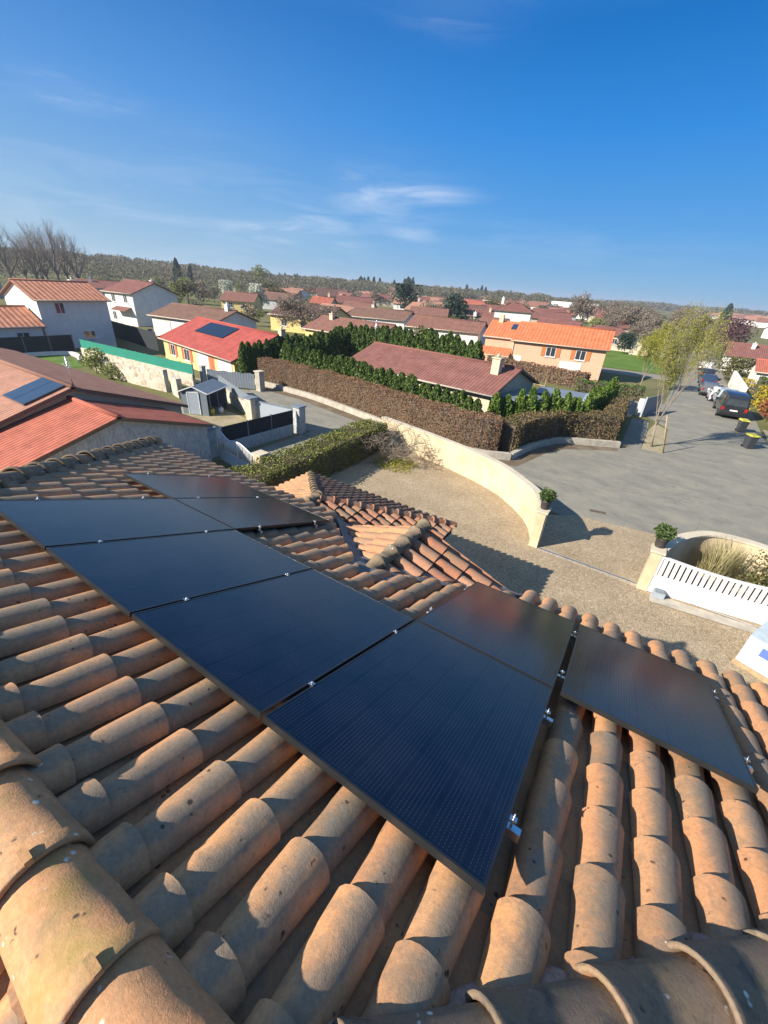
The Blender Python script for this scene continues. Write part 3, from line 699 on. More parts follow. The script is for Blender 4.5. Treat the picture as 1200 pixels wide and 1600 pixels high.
# zinc valleys
mb = MB()
for sx in (-1, 1):
    p0 = Vector((GX, GB-.34, 0)); p1 = Vector((GX+sx*(GHW+.24), GF+.12, 0)); q0 = Vector((GX, GB+.14, 0)); q1 = Vector((GX+sx*(GHW-.22), GF+.1, 0))
    ns = 9; vs = []
    for i in range(ns+1):
        t = i/ns
        for j, (a, b) in enumerate(((p0, p1), (p0.lerp(q0, .5), p1.lerp(q1, .5)), (q0, q1))):
            p = a.lerp(b, t); z = zref(p.y, -.185+(.0 if j == 1 else .035)+random.uniform(-.01, .012)); vs.append((p.x, p.y, z))
    mb.add(vs, [(i*3+j, (i+1)*3+j, (i+1)*3+j+1, i*3+j+1) for i in range(ns) for j in range(2)], 0)
mb.add([(GX-.25, GB-.30, zref(GB-.30, -.15)), (GX+.28, GB-.32, zref(GB-.32, -.15)), (GX+.45, GB+.0, zref(GB, -.13)), (GX-.4, GB+.02, zref(GB+.02, -.13))], [(0, 1, 2, 3)])
hbuild(mb, 'valley_flashing', 'zinc')

# lower porch wing: hipped roof at ground-floor eaves ---------------------------------------------
WX0, WX1, WY, WZ = -8.72, -3.50, 6.85, 2.36
WA = (WX0+WX1)/2; WH = (WX1-WX0)/2; WAy = WY-WH; WAz = WZ+WH*TS; WB = YE-.55
pr_ = [.0]
def wing(mb, O, E, D, srng, planes, **k): lay_tiles(mb, O, E, D, srng, [WH/CS+.02-EXPO*j for j in range(0, 9)], planes, pitch=.235, **k)
mbF, mbL, mbR = MB(), MB(), MB()
tz = WAz-.03
wing(mbF, Vector((0, WAy, tz)), EX, DF, (WX0-.1, WX1+.1), [(1, -1, WX1-WY), (-1, -1, -WX0-WY)], s_phase=WA+.1)
wing(mbL, Vector((WA, 0, tz)), Vector((0, 1, 0)), Vector((-CS, 0, -SN)), (WB, WY+.1), [(1, 1, WX0+WY), (1, 0, WA), (0, -1, -WB)], s_phase=WY-.1)
wing(mbR, Vector((WA, 0, tz)), Vector((0, 1, 0)), Vector((CS, 0, -SN)), (WB, WY+.1), [(-1, 1, WY-WX1), (-1, 0, -WA), (0, -1, -WB)], s_phase=WY-.1)
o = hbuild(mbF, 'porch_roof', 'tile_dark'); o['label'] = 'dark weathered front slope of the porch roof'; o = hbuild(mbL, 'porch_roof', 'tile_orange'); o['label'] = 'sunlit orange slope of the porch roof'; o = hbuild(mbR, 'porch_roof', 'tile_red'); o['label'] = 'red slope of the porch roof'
ca = WAz+.06; ce = WZ+.06
ridge_caps((WX1, WY, ce), (WA, WAy, ca), 'hip_cap', 'tile_red', r0=.085, r1=.10, expo=.34, mort=False)
ridge_caps((WX0, WY, ce), (WA, WAy, ca+.02), 'hip_cap', 'ridge_grey', r0=.09, r1=.105, expo=.36, mort=False)
ridge_caps((WA, WB, ca), (WA, WAy+.1, ca), 'ridge_cap', 'ridge_grey', r0=.10, r1=.12, expo=.36, mort=False)
mb = MB(); d0 = .05
mb.add([(WX0, WY, WZ-d0), (WX1, WY, WZ-d0), (WA, WAy, WAz-d0), (WA, WB, WAz-d0), (WX0, WB, WZ-d0), (WX1, WB, WZ-d0)], [(0, 1, 2), (1, 5, 3, 2), (0, 2, 3, 4)], 0)
mb.box(WX0+.03, WB+.01, WZ-.2, WX1-.03, WY-.03, WZ-d0-.006, 0)
hbuild(mb, 'roof_deck', 'deck')
mb = MB(); mb.box(WX0+.35, WB-.1, 0, WX1-.35, WY-.4, WZ-.203); hbuild(mb, 'wall', 'cream')

# ================================================================== SOLAR PANELS
PW, PH, GAP = 1.134, 1.722, .02
NORM = Vector((0, SN, CS)); UPV = Vector((0, -CS, SN))
mats_roof = Matrix(((1, 0, 0), (0, -CS, SN), (0, SN, CS)))
def roofM(x, v, off): # origin at eave-parallel x, distance v upslope from the reference line; local x points to -X
    p = Vector((x, 0, REF))+UPV*v+NORM*off
    m = Matrix.Identity(4)
    m.col[0][:3] = (-1, 0, 0); m.col[1][:3] = UPV; m.col[2][:3] = NORM
    m.translation = p; return m
# local frame: x along the eave, y upslope, z = x cross y (outward)
panel_defs = [
 (0, 0, 'solar panel farthest from the camera, at the far end of the lower row'),
 (1, 0, 'second solar panel of the far lower pair, ending at the dormer valley'),
 (1, 1, 'leftmost solar panel of the upper row, cut by the left edge of the photo'),
 (2, 1, 'second solar panel of the upper row counted from the left'),
 (3, 1, 'third solar panel of the upper row counted from the left'),
 (4, 1, 'large solar panel nearest the camera with its cell lines clearly visible'),
 (4, 0, 'solar panel just below the nearest large one, beside the dormer'),
 (5, 0, 'solar panel at the far right, alone on its side with bare tiles above it')]
xs = lambda i: (i-5)*(PW+GAP)+GAP/2
PG = 'black solar panels on the tiled roof'
proto = None
for i, j, lab in panel_defs:
    x0 = xs(i)+(.035 if i == 5 else 0); v0 = (0 if j == 1 else -(PH+GAP))+GAP/2
    if proto is None:
        proto = bpy.data.objects.new('solar_panel', None); COL.objects.link(proto); proto.empty_display_size = .2
        tag(proto, lab, 'solar panel', PG)
        f = MB(); t, hgt = .012, .035
        f.box(0, 0, -hgt, PW, t, 0); f.box(0, PH-t, -hgt, PW, PH, 0); f.box(0, t, -hgt, t, PH-t, 0); f.box(PW-t, t, -hgt, PW, PH-t, 0)
        f.build('frame', 'frame_edge', proto)
        g_ = MB(); n_ = 1
        g_.add([(t, t, -.002), (PW-t, t, -.002), (PW-t, PH-t, -.002), (t, PH-t, -.002)], [(0, 1, 2, 3)], uvs=[(t, t), (PW-t, t), (PW-t, PH-t), (t, PH-t)])
        g_.add([(t, t, -.008), (PW-t, t, -.008), (PW-t, PH-t, -.008), (t, PH-t, -.008)], [(3, 2, 1, 0)])
        g_.build('glass', 'cells', proto)
        o = proto
    else:
        o = proto.copy(); COL.objects.link(o); o['label'] = lab
        for ch in [c for c in bpy.data.objects if c.parent == proto]:
            c = ch.copy(); COL.objects.link(c); c.parent = o
    o.matrix_world = roofM(x0+PW, v0, random.uniform(-.002, .002))
def clamp_mb(end=0):
    q = MB(); q.box(-.022, -.02, -.001, .022, .02, .004); q.tube([(0, 0, .004), (0, 0, .014)], .009, 6); q.box(-.006, -.02, -.04, .006, .02, -.001)
    if end: q.box(-.035, -.02, -.075, -.006 if end < 0 else .035, .02, -.04); q.tube([(.0, .0, -.09), (0, 0, .03)], .005, 6)
    return q
for (i0, i1, v, lab) in ((1, 5, .36, 'aluminium mounting rail below the upper panel row, lower one'), (1, 5, 1.36, 'aluminium mounting rail below the upper panel row, higher one'),
                         (0, 2, -1.38, 'aluminium mounting rail below the far lower pair of panels, nearer the eave'), (0, 2, -.36, 'aluminium mounting rail below the far lower pair of panels, farther from the eave'),
                         (4, 6, -1.40, 'aluminium mounting rail below the two right-hand panels, nearer the eave'), (4, 6, -.34, 'aluminium mounting rail below the two right-hand panels, farther from the eave')):
    r_ = bpy.data.objects.new('mounting_rail', None); COL.objects.link(r_); tag(r_, lab, 'mounting rail', 'rails carrying the solar panels')
    r_.matrix_world = roofM(xs(i1)-GAP/2+(.035 if i1 == 6 else 0), v, 0)
    Ln = (i1-i0)*(PW+GAP)+(.035 if i1 == 6 else 0)
    q = MB(); q.box(-.05, -.02, -.078, Ln+.03, .02, -.038); q.build('rail', 'alu', r_)
    for i in range(i0, i1+1):
        x = (i1-i)*(PW+GAP)+(.018 if i == 5 and i1 == 6 else 0)+(.035 if i == 4 and i1 == 6 else 0)
        q = clamp_mb(1 if i == i0 else (-1 if i == i1 else 0)); c = q.build('clamp', 'alu', r_); c.scale = (.7, .75, .9); c.location = (x+(.006 if i == i0 else (-.006 if i == i1 else 0)), 0, 0)

# ================================================================== GROUND, ROADS
def sheet(name, poly, z, mat, seg=None, kind='structure'):
    import bmesh
    bm = bmesh.new(); f = bm.faces.new([bm.verts.new((x, y, 0)) for x, y in poly]); bm.normal_update()
    if f.normal.z < 0: f.normal_flip()
    if seg:
        bmesh.ops.triangulate(bm, faces=bm.faces)
        for _ in range(seg): bmesh.ops.subdivide_edges(bm, edges=[e for e in bm.edges if e.calc_length() > 4], cuts=1, use_grid_fill=True)
        bmesh.ops.triangulate(bm, faces=bm.faces)
    for v in bm.verts: v.co.z = z+gz(v.co.x, v.co.y)
    me = bpy.data.meshes.new(name); bm.to_mesh(me); bm.free(); me.materials.append(M[mat])
    o = bpy.data.objects.new(name, me); COL.objects.link(o); o['kind'] = kind; return o
# ground: polar sheet reaching the horizon
rs = [0]+list(np.linspace(12, 130, 60))+[145, 165, 190, 220, 255, 300, 350, 410, 480, 570, 690, 850, 1050, 1300, 1700, 2400, 3600, 6000, 10000, 16000]
na = 144; V = [(0, 0, 0)]; F = []
for i, r in enumerate(rs[1:]):
    for k_ in range(na):
        a = 2*PI*k_/na; x, y = r*math.sin(a), r*math.cos(a); V.append((x, y, gz(x, y)))
for k_ in range(na): F.append((0, 1+(k_+1) % na, 1+k_))
for i in range(len(rs)-2):
    for k_ in range(na): F.append((1+i*na+k_, 1+i*na+(k_+1) % na, 1+(i+1)*na+(k_+1) % na, 1+(i+1)*na+k_))
me = bpy.data.meshes.new('ground'); me.from_pydata(V, [], F); me.materials.append(M['ground']); o = bpy.data.objects.new('ground', me); COL.objects.link(o); o['kind'] = 'structure'
for p in me.polygons: p.use_smooth = True
sheet('road', [(-34, 21.0), (-22.3, 21.2), (-16.4, 19.9), (-10.7, 18.6), (-7.3, 18.4), (-5.4, 19.3), (-4.9, 22.2), (-4.2, 24.3), (-.9, 26.3), (-.3, 27.2), (1.5, 27.2), (1.5, 34), (-.9, 38.5), (.9, 44), (1.4, 60), (2.6, 85), (4.2, 130), (8.3, 132), (7.9, 90), (7.7, 60), (7.6, 44), (7.4, 36), (10.5, 30), (11.5, 22), (9.5, 15.5), (3.0, 14.4), (-1.2, 14.6), (-3.2, 14.4), (-4.6, 14.9), (-7, 16.2), (-10, 17), (-12.5, 17.7), (-13.5, 15.5), (-13.2, 9.3), (-16.6, 9.6), (-16.6, 15.5), (-20, 15.5), (-26, 17), (-31, 18.2)], .02, 'asphalt', seg=3)
sheet('leaf_litter', [(-28, 20.75), (-22.3, 20.45), (-16.4, 19.15), (-10.8, 17.95), (-7.5, 17.75), (-5.0, 18.6), (-4.3, 21.9), (-3.6, 23.5), (-2.2, 24.6), (-.9, 25.6), (-.95, 26.2), (-2.7, 25.3), (-4.2, 24.3), (-5.1, 22.0), (-5.55, 19.25), (-7.6, 18.5), (-10.7, 18.75), (-16.4, 20.0), (-22.3, 21.25), (-28, 21.55)], .027, 'litter')
sheet('gravel_court', [(-12.6, 4.5), (-12.4, 17.2), (-9.8, 16.5), (-6.8, 15.7), (-4.0, 14.3), (-2.6, 13.9), (-1.3, 14.9), (2.0, 15.4), (3.0, 13.2), (8.5, 13.2), (8.5, -12), (-12.6, -12)], .026, 'gravel')
sheet('dirt_yard', [(-26.5, 9.5), (-17.1, 9.5), (-17.1, 14.3), (-21, 14.5), (-26.5, 15.2)], .012, 'dirt')
sheet('lawn', [(-13, 74), (.4, 75), (.9, 101), (-13, 104)], .03, 'lawn', seg=2)
sheet('back_road', [(-30, 67), (1.2, 68.5), (1.3, 73.5), (-30, 72)], .03, 'asphalt', seg=2)
sheet('grass_verge', [(.25, 27.1), (1.45, 27.1), (1.35, 33.8), (.6, 35.0), (.3, 32)], .03, 'dirt')
sheet('pavement', [(-.9, 27.1), (.22, 27.1), (.27, 32), (.2, 35.4), (-1.0, 35.4)], .028, 'asphalt')
sheet('driveway', [(7.5, 33.6), (14, 30.5), (15, 38), (7.7, 39.8)], .028, 'palepave')
sheet('driveway', [(-5.5, 36.0), (-1.2, 35.5), (-.7, 40.4), (-5.5, 42)], .028, 'palepave')
sheet('patio', [(-42, 17.6), (-31.5, 18.4), (-31, 21.5), (-44, 21)], .02, 'dirt')
sheet('lawn', [(-50.5, 12.2), (-43, 12.6), (-43, 15.8), (-50.5, 15.8)], .02, 'lawn')
sheet('lawn', [(-76, 24.5), (-60, 22), (-60, 30), (-74, 32)], .02, 'lawn')
sheet('yard', [(-20.5, 18.6), (-6, 20.2), (-2, 27), (-2.4, 34.5), (-24, 34)], .015, 'ground')

def wallthing(name, label, cat, path, th, z0, z1, mat, cap=None, capmat='coping', caph=.06, capw=.08, group=None):
    t = thing(name, label, cat, (path[0][0], path[0][1], 0), group=group); B_ = Vector(path[0])
    loc = [(p[0]-B_.x, p[1]-B_.y) for p in path]
    MB().sweep_wall(loc, th, z0, z1, 0).build('wall', mat, t)
    if cap:
        c0 = z1; c1 = [z+caph for z in z1] if hasattr(z1, '__len__') else z1+caph
        MB().sweep_wall(loc, th+capw, c0, c1, 0).build('coping', capmat, t)
    return t
def smoothpath(P, n=5):
    P = [Vector(p) for p in P]; out_ = []
    for i in range(len(P)-1):
        p0 = P[max(i-1, 0)]; p1 = P[i]; p2 = P[i+1]; p3 = P[min(i+2, len(P)-1)]
        for k_ in range(n):
            t = k_/n; out_.append(.5*((2*p1)+(p2-p0)*t+(2*p0-5*p1+4*p2-p3)*t*t+(3*p1-p0-3*p2+p3)*t**3))
    out_.append(P[-1]); return out_
cw = smoothpath([(-12.6, 17.15), (-9.83, 16.5), (-6.85, 15.68), (-4.95, 14.9), (-4.0, 14.25), (-3.2, 13.5), (-2.62, 12.75), (-2.15, 11.75)])
wallthing('garden_wall', 'pale rendered garden wall curving round the gravel court to the left gate pillar', 'wall', cw, .22, 0, [1.36 if i < 24 else 1.36+.10*(1 if i > 30 else (i-24)/6) for i in range(len(cw))], 'wallcream', True)
kb = smoothpath([(-29.5, 21.6), (-22.3, 21.35), (-16.4, 20.1), (-10.7, 18.85), (-7.6, 18.55), (-5.6, 19.35)], 3)
kb2 = smoothpath([(-5.6, 19.35), (-5.15, 22.1), (-4.2, 24.4), (-2.6, 25.4), (-.95, 26.35)], 3)
wallthing('kerb_wall', 'long low concrete kerb wall along the street below the dry brown hedge', 'low wall', kb, .26, 0, .40, 'concrete')
wallthing('kerb_wall', 'low concrete kerb wall past the corner, facing the wide turning area', 'low wall', kb2, .26, 0, .40, 'concrete')
rw = smoothpath([(1.62, 11.35), (1.95, 12.25), (2.42, 13.0), (2.95, 13.5), (3.65, 13.68), (4.6, 13.6), (7.5, 13.0)])
wallthing('garden_wall', 'pale rendered garden wall curving behind the white sliding gate', 'wall', rw, .22, 0, 1.42, 'wallcream', True)
def pillar(x, y, h, w_, label, mat='wallcream', cap='coping', group=None, capw=.06, d_=None, rz=0, name='gate_pillar'):
    t = thing(name, label, 'pillar', (x, y, 0), rz, group); d_ = d_ or w_
    MB().box(-w_/2, -d_/2, 0, w_/2, d_/2, h-.07).build('shaft', mat, t)
    MB().box(-w_/2-capw, -d_/2-capw, h-.07, w_/2+capw, d_/2+capw, h).build('cap', cap, t)
    return t
pillar(-2.05, 11.45, 1.50, .30, 'pale left gate pillar of the court with a potted shrub on top', d_=.42)
pillar(1.50, 11.15, 1.50, .28, 'pale right gate pillar of the court at the end of the white gate', d_=.36)
def foliage_ball(n, r, squash=.8, shell=.55):
    d = RNG.normal(size=(n, 3)); d /= np.linalg.norm(d, axis=1)[:, None]
    bump = 1+.16*np.sin(d[:, 0]*5+1)*np.cos(d[:, 1]*6)+.1*np.sin(d[:, 2]*9+2)
    p = d*(r*(shell+(1-shell)*RNG.random(n)**.5)*bump)[:, None]; p[:, 2] *= squash; return p
def potted(x, y, z, label, s=1.0):
    t = thing('potted_shrub', label, 'potted plant', (x, y, z), group='potted shrubs on the gate pillars')
    q = MB(); q.tube([(0, 0, 0), (0, 0, .02), (0, 0, .28), (0, 0, .30)], [.13, .135, .17, .185], 16); q.build('pot', 'terracotta', t)
    q = MB(); q.tube([(0, 0, .3), (.01, 0, .42)], .02, 6); q.build('stem', 'bark', t)
    p = foliage_ball(900, .27*s, .8)+np.array([0, 0, .52]); cards_obj('foliage', p, .055, 'green', t)
potted(-2.05, 11.50, 1.50, 'small round green shrub in a dark pot on the left gate pillar')
potted(1.50, 11.30, 1.50, 'leafy spreading shrub in a dark pot on the right gate pillar', 1.05)
# sliding gate
g = thing('sliding_gate', 'white slatted sliding gate pushed open to the right along its ground rail', 'gate', (1.62, 11.02, 0), math.radians(7))
gl_ = 3.9
def topz(s): return 1.30-.28*math.sin(min(1, s/gl_)*PI)**1.0*.55
q = MB(); q.box(0, -.03, .10, gl_, .03, .58); q.box(0, -.035, .04, gl_, .035, .10); q.box(0, -.035, .60, gl_, .035, .66); q.build('lower_panel', 'whitepaint', g)
q = MB(); q.box(0, -.036, .66, .09, .036, 1.30); q.box(gl_-.09, -.036, .66, gl_, .036, 1.30); q.box(gl_/2-.01, -.034, .10, gl_/2+.01, -.031, .58)
n_ = 24; vs = []
for i in range(n_+1):
    s = gl_*i/n_
    for dy in (-.035, .035):
        for dz in (0, .07): vs.append((s, dy, topz(s)+dz))
q.add(vs, [(i*4+a, (i+1)*4+a, (i+1)*4+b, i*4+b) for i in range(n_) for a, b in ((0, 1), (1, 3), (3, 2), (2, 0))]); q.build('gate_frame', 'whitepaint', g)
for i in range(24):
    s = .17+i*.155
    if s > gl_-.12: break
    q = MB(); q.box(-.052, -.015, .665, .052, .015, topz(s)-.003); o = q.build('slat', 'whitepaint', g); o.location = (s, 0, 0)
tag(MB().box(0, -.025, .03, 7.2, .025, .05).build('ground_rail', 'alu'), 'thin metal gate rail set in the gravel between the pillars', 'rail').location = (-1.85, 11.28, 0)
bpy.data.objects['ground_rail'].rotation_euler = (0, 0, math.radians(-1.5))
sheet('gate_strip', [(-1.85, 11.15), (1.5, 11.0), (1.5, 11.28), (-1.85, 11.40)], .029, 'palepave')
sheet('gate_strip', [(1.75, 10.45), (5.6, 10.85), (5.6, 11.2), (1.75, 10.9)], .05, 'concrete')
m_ = thing('gate_motor', 'small grey gate motor box at the foot of the white gate', 'gate motor', (1.95, 10.86, .05), math.radians(7)); MB().box(-.16, -.1, 0, .16, .1, .20).build('housing', 'greypaint', m_); MB().box(-.12, -.11, .20, .12, .11, .23).build('lid', 'slate', m_)
# wrapped pallet below the eave
pl = thing('wrapped_pallet', 'pallet of goods in pale printed film standing on the gravel below the eave', 'pallet', (4.75, 9.25, .026), math.radians(-24))
for i in range(5): MB().box(-.85, -.55+.26*i-.04, 0, .85, -.55+.26*i+.04, .12).build('plank', 'wood', pl)
MB().box(-.82, -.56, .125, .82, .56, .95).build('load', simple('pale blue film', (.46, .54, .56), .4, var=.15, scale=6, spec=.5), pl)
def ink(): return simple('blue print', (.10, .16, .40), .5)
M['ink'] = ink(); M['inkgrey'] = simple('grey print', (.30, .34, .38), .5)
q = MB()
for i in range(9): 
    for j in range(3): q.box(-.72+.5*j, -.45+.10*i, .953, -.72+.5*j+random.uniform(.2, .4), -.45+.10*i+.018, .955)
q.build('print', 'inkgrey', pl)
MB().box(-.5, -.563, .55, .4, -.561, .80).build('label', 'ink', pl)
sheet_b = thing('film_sheet', 'crumpled blue and grey plastic film lying beside the pallet', 'plastic film', (4.95, 10.35, .03))
q = MB(); n_ = 12; vs = [(.9*(i/n_-.5), .5*(j/n_-.5), .06+.05*math.sin(i*1.7+j)*math.cos(j*2.1)+random.uniform(0, .05)) for i in range(n_+1) for j in range(n_+1)]
q.add(vs, [(i*(n_+1)+j, i*(n_+1)+j+1, (i+1)*(n_+1)+j+1, (i+1)*(n_+1)+j) for i in range(n_) for j in range(n_)]); q.build('film', simple('blue film', (.20, .28, .55), .3, var=.5, scale=9, spec=.6), sheet_b)

dc = thing('drain_cover', 'small rusty drain grate in the road in front of the gate', 'drain cover', (-.55, 15.9, .021), .2)
MB().box(-.32, -.11, 0, .32, .11, .012).build('frame', 'bark', dc)
for i in range(7): MB().box(-.27+.085*i-.012, -.08, .0125, -.27+.085*i+.012, .08, .02).build('bar', 'bark', dc)
# ================================================================== HEDGES
def hedge(name, label, path, width, h, mat, dens=150, size=.085, core='bark', group=None, h2=None, rough=.10, cat='hedge', base=.0):
    t = thing(name, label, cat, (path[0][0], path[0][1], 0), group=group)
    P = [Vector(p)-Vector(path[0]) for p in smoothpath(path, 4)]
    cum = [0]
    for a, b in zip(P[:-1], P[1:]): cum.append(cum[-1]+(b-a).length)
    Lh = cum[-1]; hh = [h+(h2-h)*c/Lh if h2 else h for c in cum]
    MB().sweep_wall(P, width-.24, base, [x-.14 for x in hh]).build('branches', core, t)
    def at(s):
        i = max(0, min(len(cum)-2, int(np.searchsorted(cum, s)-1))); u = (s-cum[i])/(cum[i+1]-cum[i]+1e-9); p = P[i].lerp(P[i+1], u); d = (P[i+1]-P[i]).normalized(); return p, Vector((-d.y, d.x)), hh[i]+(hh[i+1]-hh[i])*u
    N = int(Lh*(2*h+width)*dens); out_ = np.empty((N, 3))
    S_ = RNG.random(N)*Lh; W = RNG.random(N)*(2*h+width)
    for i in range(N):
        p, n_, hz = at(S_[i]); wv = .05*math.sin(S_[i]*2.3+W[i])+.04*math.sin(S_[i]*5.1)+random.gauss(0, rough*.45)
        q_ = W[i]
        if q_ < h: x_, z_ = -width/2-wv, q_/h*hz
        elif q_ < h+width: x_, z_ = (q_-h)-width/2, hz+wv-.02
        else: x_, z_ = width/2+wv, (q_-h-width)/h*hz
        out_[i] = (p.x+n_.x*x_, p.y+n_.y*x_, max(base+.02, z_))
    # rounded ends
    for e_ in (0, Lh):
        p, n_, hz = at(e_ if e_ == 0 else Lh-1e-3); dd = Vector((n_.y, -n_.x))*(-1 if e_ == 0 else 1)
        M_ = int(width*h*dens*1.3); a_ = RNG.random(M_)-.5; b_ = RNG.random(M_)
        ex = np.stack([p.x+n_.x*a_*width+dd.x*(-.06+RNG.normal(size=M_)*rough*.5), p.y+n_.y*a_*width+dd.y*(-.06+RNG.normal(size=M_)*rough*.5), base+b_*(hz-base)], 1); out_ = np.concatenate([out_, ex])
    cards_obj('foliage', out_, size*(.7+.6*RNG.random(len(out_))), mat, t)
    return t
hedge('clipped_hedge', 'thick clipped green hedge between the neighbour gate and the gravel court', [(-11.95, 4.2), (-12.1, 9), (-12.35, 16.2)], 1.40, 1.45, 'boxhedge', dens=420, size=.062)
hedge('brown_hedge', 'long dry brown beech hedge above the kerb wall along the street', [(-28.2, 22.4), (-22.2, 22.15), (-16.2, 20.9), (-10.6, 19.65), (-7.9, 19.4), (-6.7, 19.9)], 1.25, 2.05, 'beech', dens=380, size=.062)
hedge('brown_hedge', 'half green beech hedge past the street corner facing the turning area', [(-6.3, 20.1), (-5.8, 22.4), (-4.6, 25.0), (-3.0, 26.1), (-1.5, 26.9)], 1.2, 1.85, 'beechgreen', dens=230, size=.08)
hedge('brown_hedge', 'low brown hedge end running back from the corner beside the driveway', [(-1.9, 27.6), (-2.1, 33.5)], 1.1, 1.7, 'beechgreen', dens=200, size=.085)
hedge('brown_hedge', 'reddish beech hedge growing below the peach two-storey house', [(-17.5, 47.0), (-12, 45.8), (-6.2, 44.6)], 1.2, 1.5, 'beech', dens=70, size=.15)

# ================================================================== HOUSES
def hroof(parent, L, D, ze, rise, mat, over=.35, hip=0., th=.14, y0=0, name='roof'):
    """two-slope (or hipped) roof, own uv in metres so the tile courses follow the slopes"""
    x0, x1 = -over, L+over; ya, yb_ = y0-over, y0+D+over; sl = rise/(D/2); zo = ze-over*sl; zr_ = ze+rise; ym = y0+D/2; sl_len = math.hypot(D/2+over, (D/2+over)*sl)
    q = MB(); h_ = hip*(D/2+over)
    A_, B_, C_, D_ = (x0, ya, zo), (x1, ya, zo), (x1, yb_, zo), (x0, yb_, zo); R1_, R2_ = (x0+h_, ym, zr_), (x1-h_, ym, zr_)
    W_ = x1-x0
    q.add([A_, B_, R2_, R1_], [(0, 1, 2, 3)], 0, uvs=[(0, 0), (W_, 0), (W_-h_, sl_len), (h_, sl_len)])
    q.add([C_, D_, R1_, R2_], [(0, 1, 2, 3)], 0, uvs=[(0, 0), (W_, 0), (W_-h_, sl_len), (h_, sl_len)])
    if hip:
        q.add([B_, C_, R2_], [(0, 1, 2)], 0, uvs=[(0, 0), (yb_-ya, 0), ((yb_-ya)/2, sl_len)]); q.add([D_, A_, R1_], [(0, 1, 2)], 0, uvs=[(0, 0), (yb_-ya, 0), ((yb_-ya)/2, sl_len)])
    dn = lambda p: (p[0], p[1], p[2]-th)
    q.add([A_, B_, C_, D_, R1_, R2_, dn(A_), dn(B_), dn(C_), dn(D_), dn(R1_), dn(R2_)], ([(0, 6, 7, 1), (2, 8, 9, 3), (6, 10, 11, 7), (8, 11, 10, 9)]+([(1, 7, 11, 5), (5, 11, 8, 2), (3, 9, 10, 4), (4, 10, 6, 0)] if not hip else [(1, 7, 8, 2), (3, 9, 6, 0), (7, 11, 8), (9, 10, 6)])), 1)
    o = q.build(name, [mat, 'pvc'], parent)
    q = MB(); q.tube([(R1_[0], ym, zr_+.01), (R2_[0], ym, zr_+.01)], .10, 8)
    if hip:
        for a, b in ((A_, R1_), (B_, R2_), (C_, R2_), (D_, R1_)): q.tube([a, b], .085, 6)
    q.build('ridge_cap', mat, o); return o
def house_at(name, label, x, y, ang, L, D, ze, rise, rmat, wmat, hip=0., z0=None, over=.35, wins=(), doors=(), chim=None, sidewin=(), group=None, gutter=True, small=False, cat='house', gablemat=None):
    gr0 = gz(x, y) if z0 is None else z0
    t = thing(name, label, cat, (x, y, gr0), math.radians(ang), group); ze = ze-gr0
    q = MB(); q.box(0, 0, -.5, L, D, ze-.16); sl = rise/(D/2)
    if not hip:
        q.add([(0, 0, ze-.16), (0, D, ze-.16), (0, D/2, ze+rise-.17), (L, 0, ze-.16), (L, D, ze-.16), (L, D/2, ze+rise-.17)], [(0, 2, 1), (3, 4, 5), (0, 3, 5, 2), (1, 2, 5, 4)])
    q.build('wall', wmat, t)
    rf = hroof(t, L, D, ze, rise, rmat, over, hip)
    if gutter and not small:
        q = MB(); q.tube([(-over, -over-.05, ze-over*sl-.05), (L+over, -over-.05, ze-over*sl-.05)], .065, 6); q.build('gutter', 'gutter', t)
    for wv in wins:
        (s, zc, w_, h_), sh = wv[:4], (wv[4] if len(wv) > 4 else None); window_on(t, (s, 0, zc), w_, h_, (1, 0), shut=sh, n=(0, -1))
    for wv in sidewin:
        (s, zc, w_, h_), sh = wv[:4], (wv[4] if len(wv) > 4 else None); window_on(t, (L, s, zc), w_, h_, (0, 1), shut=sh, n=(1, 0))
    for (s, w_, h_, m_, nm) in doors:
        q = MB(); q.box(s-w_/2, -.05, 0, s+w_/2, -.004, h_); do = q.build(nm, m_, t)
        q = MB(); q.box(s-w_/2-.08, -.03, h_+.003, s+w_/2+.08, -.004, h_+.10); q.box(s-w_/2-.08, -.03, 0, s-w_/2-.003, -.004, h_); q.box(s+w_/2+.003, -.03, 0, s+w_/2+.08, -.004, h_); q.build('door_frame', 'coping', do)
        q = MB(); q.box(s+w_/2*.6, -.09, h_*.45, s+w_/2*.6+.05, -.053, h_*.45+.15); q.build('handle', 'alu', do)
    if chim:
        for cx_, cy_, ch in ([chim] if not isinstance(chim[0], tuple) else chim):
            zb = ze+rise-abs(cy_-D/2)*sl-.3
            q = MB(); q.box(cx_-.28, cy_-.24, zb, cx_+.28, cy_+.24, zb+.3+ch); q.box(cx_-.34, cy_-.30, zb+.303+ch, cx_+.34, cy_+.30, zb+.38+ch); q.tube([(cx_, cy_, zb+.38+ch), (cx_, cy_, zb+.6+ch)], .1, 8); q.build('chimney', 'beige' if wmat != 'white' else 'white', rf)
    return t
ma = house_at('bungalow', 'long low bungalow with maroon tiled roof behind the cypress row', -21.15, 24.95, -7.5, 12.6, 6.5, 2.55, 1.16, 'r_maroon', 'beige', chim=(11.6, 2.2, .9), wins=((2.5, 1.3, 1.2, 1.1), (6, 1.3, 1.4, 1.1), (9.6, 1.3, 1.2, 1.1)), sidewin=((3.2, 1.3, .9, 1.0),))
q = MB(); q.tube([(0, 0, 0), (0, 0, 1.9)], .02, 6)
for i in range(5): q.tube([(-.35, 0, 1.3+.13*i), (.35, 0, 1.3+.13*i)], .008, 4)
q.build('aerial', 'alu', ma).location = (-.2, 3.2, 3.6)
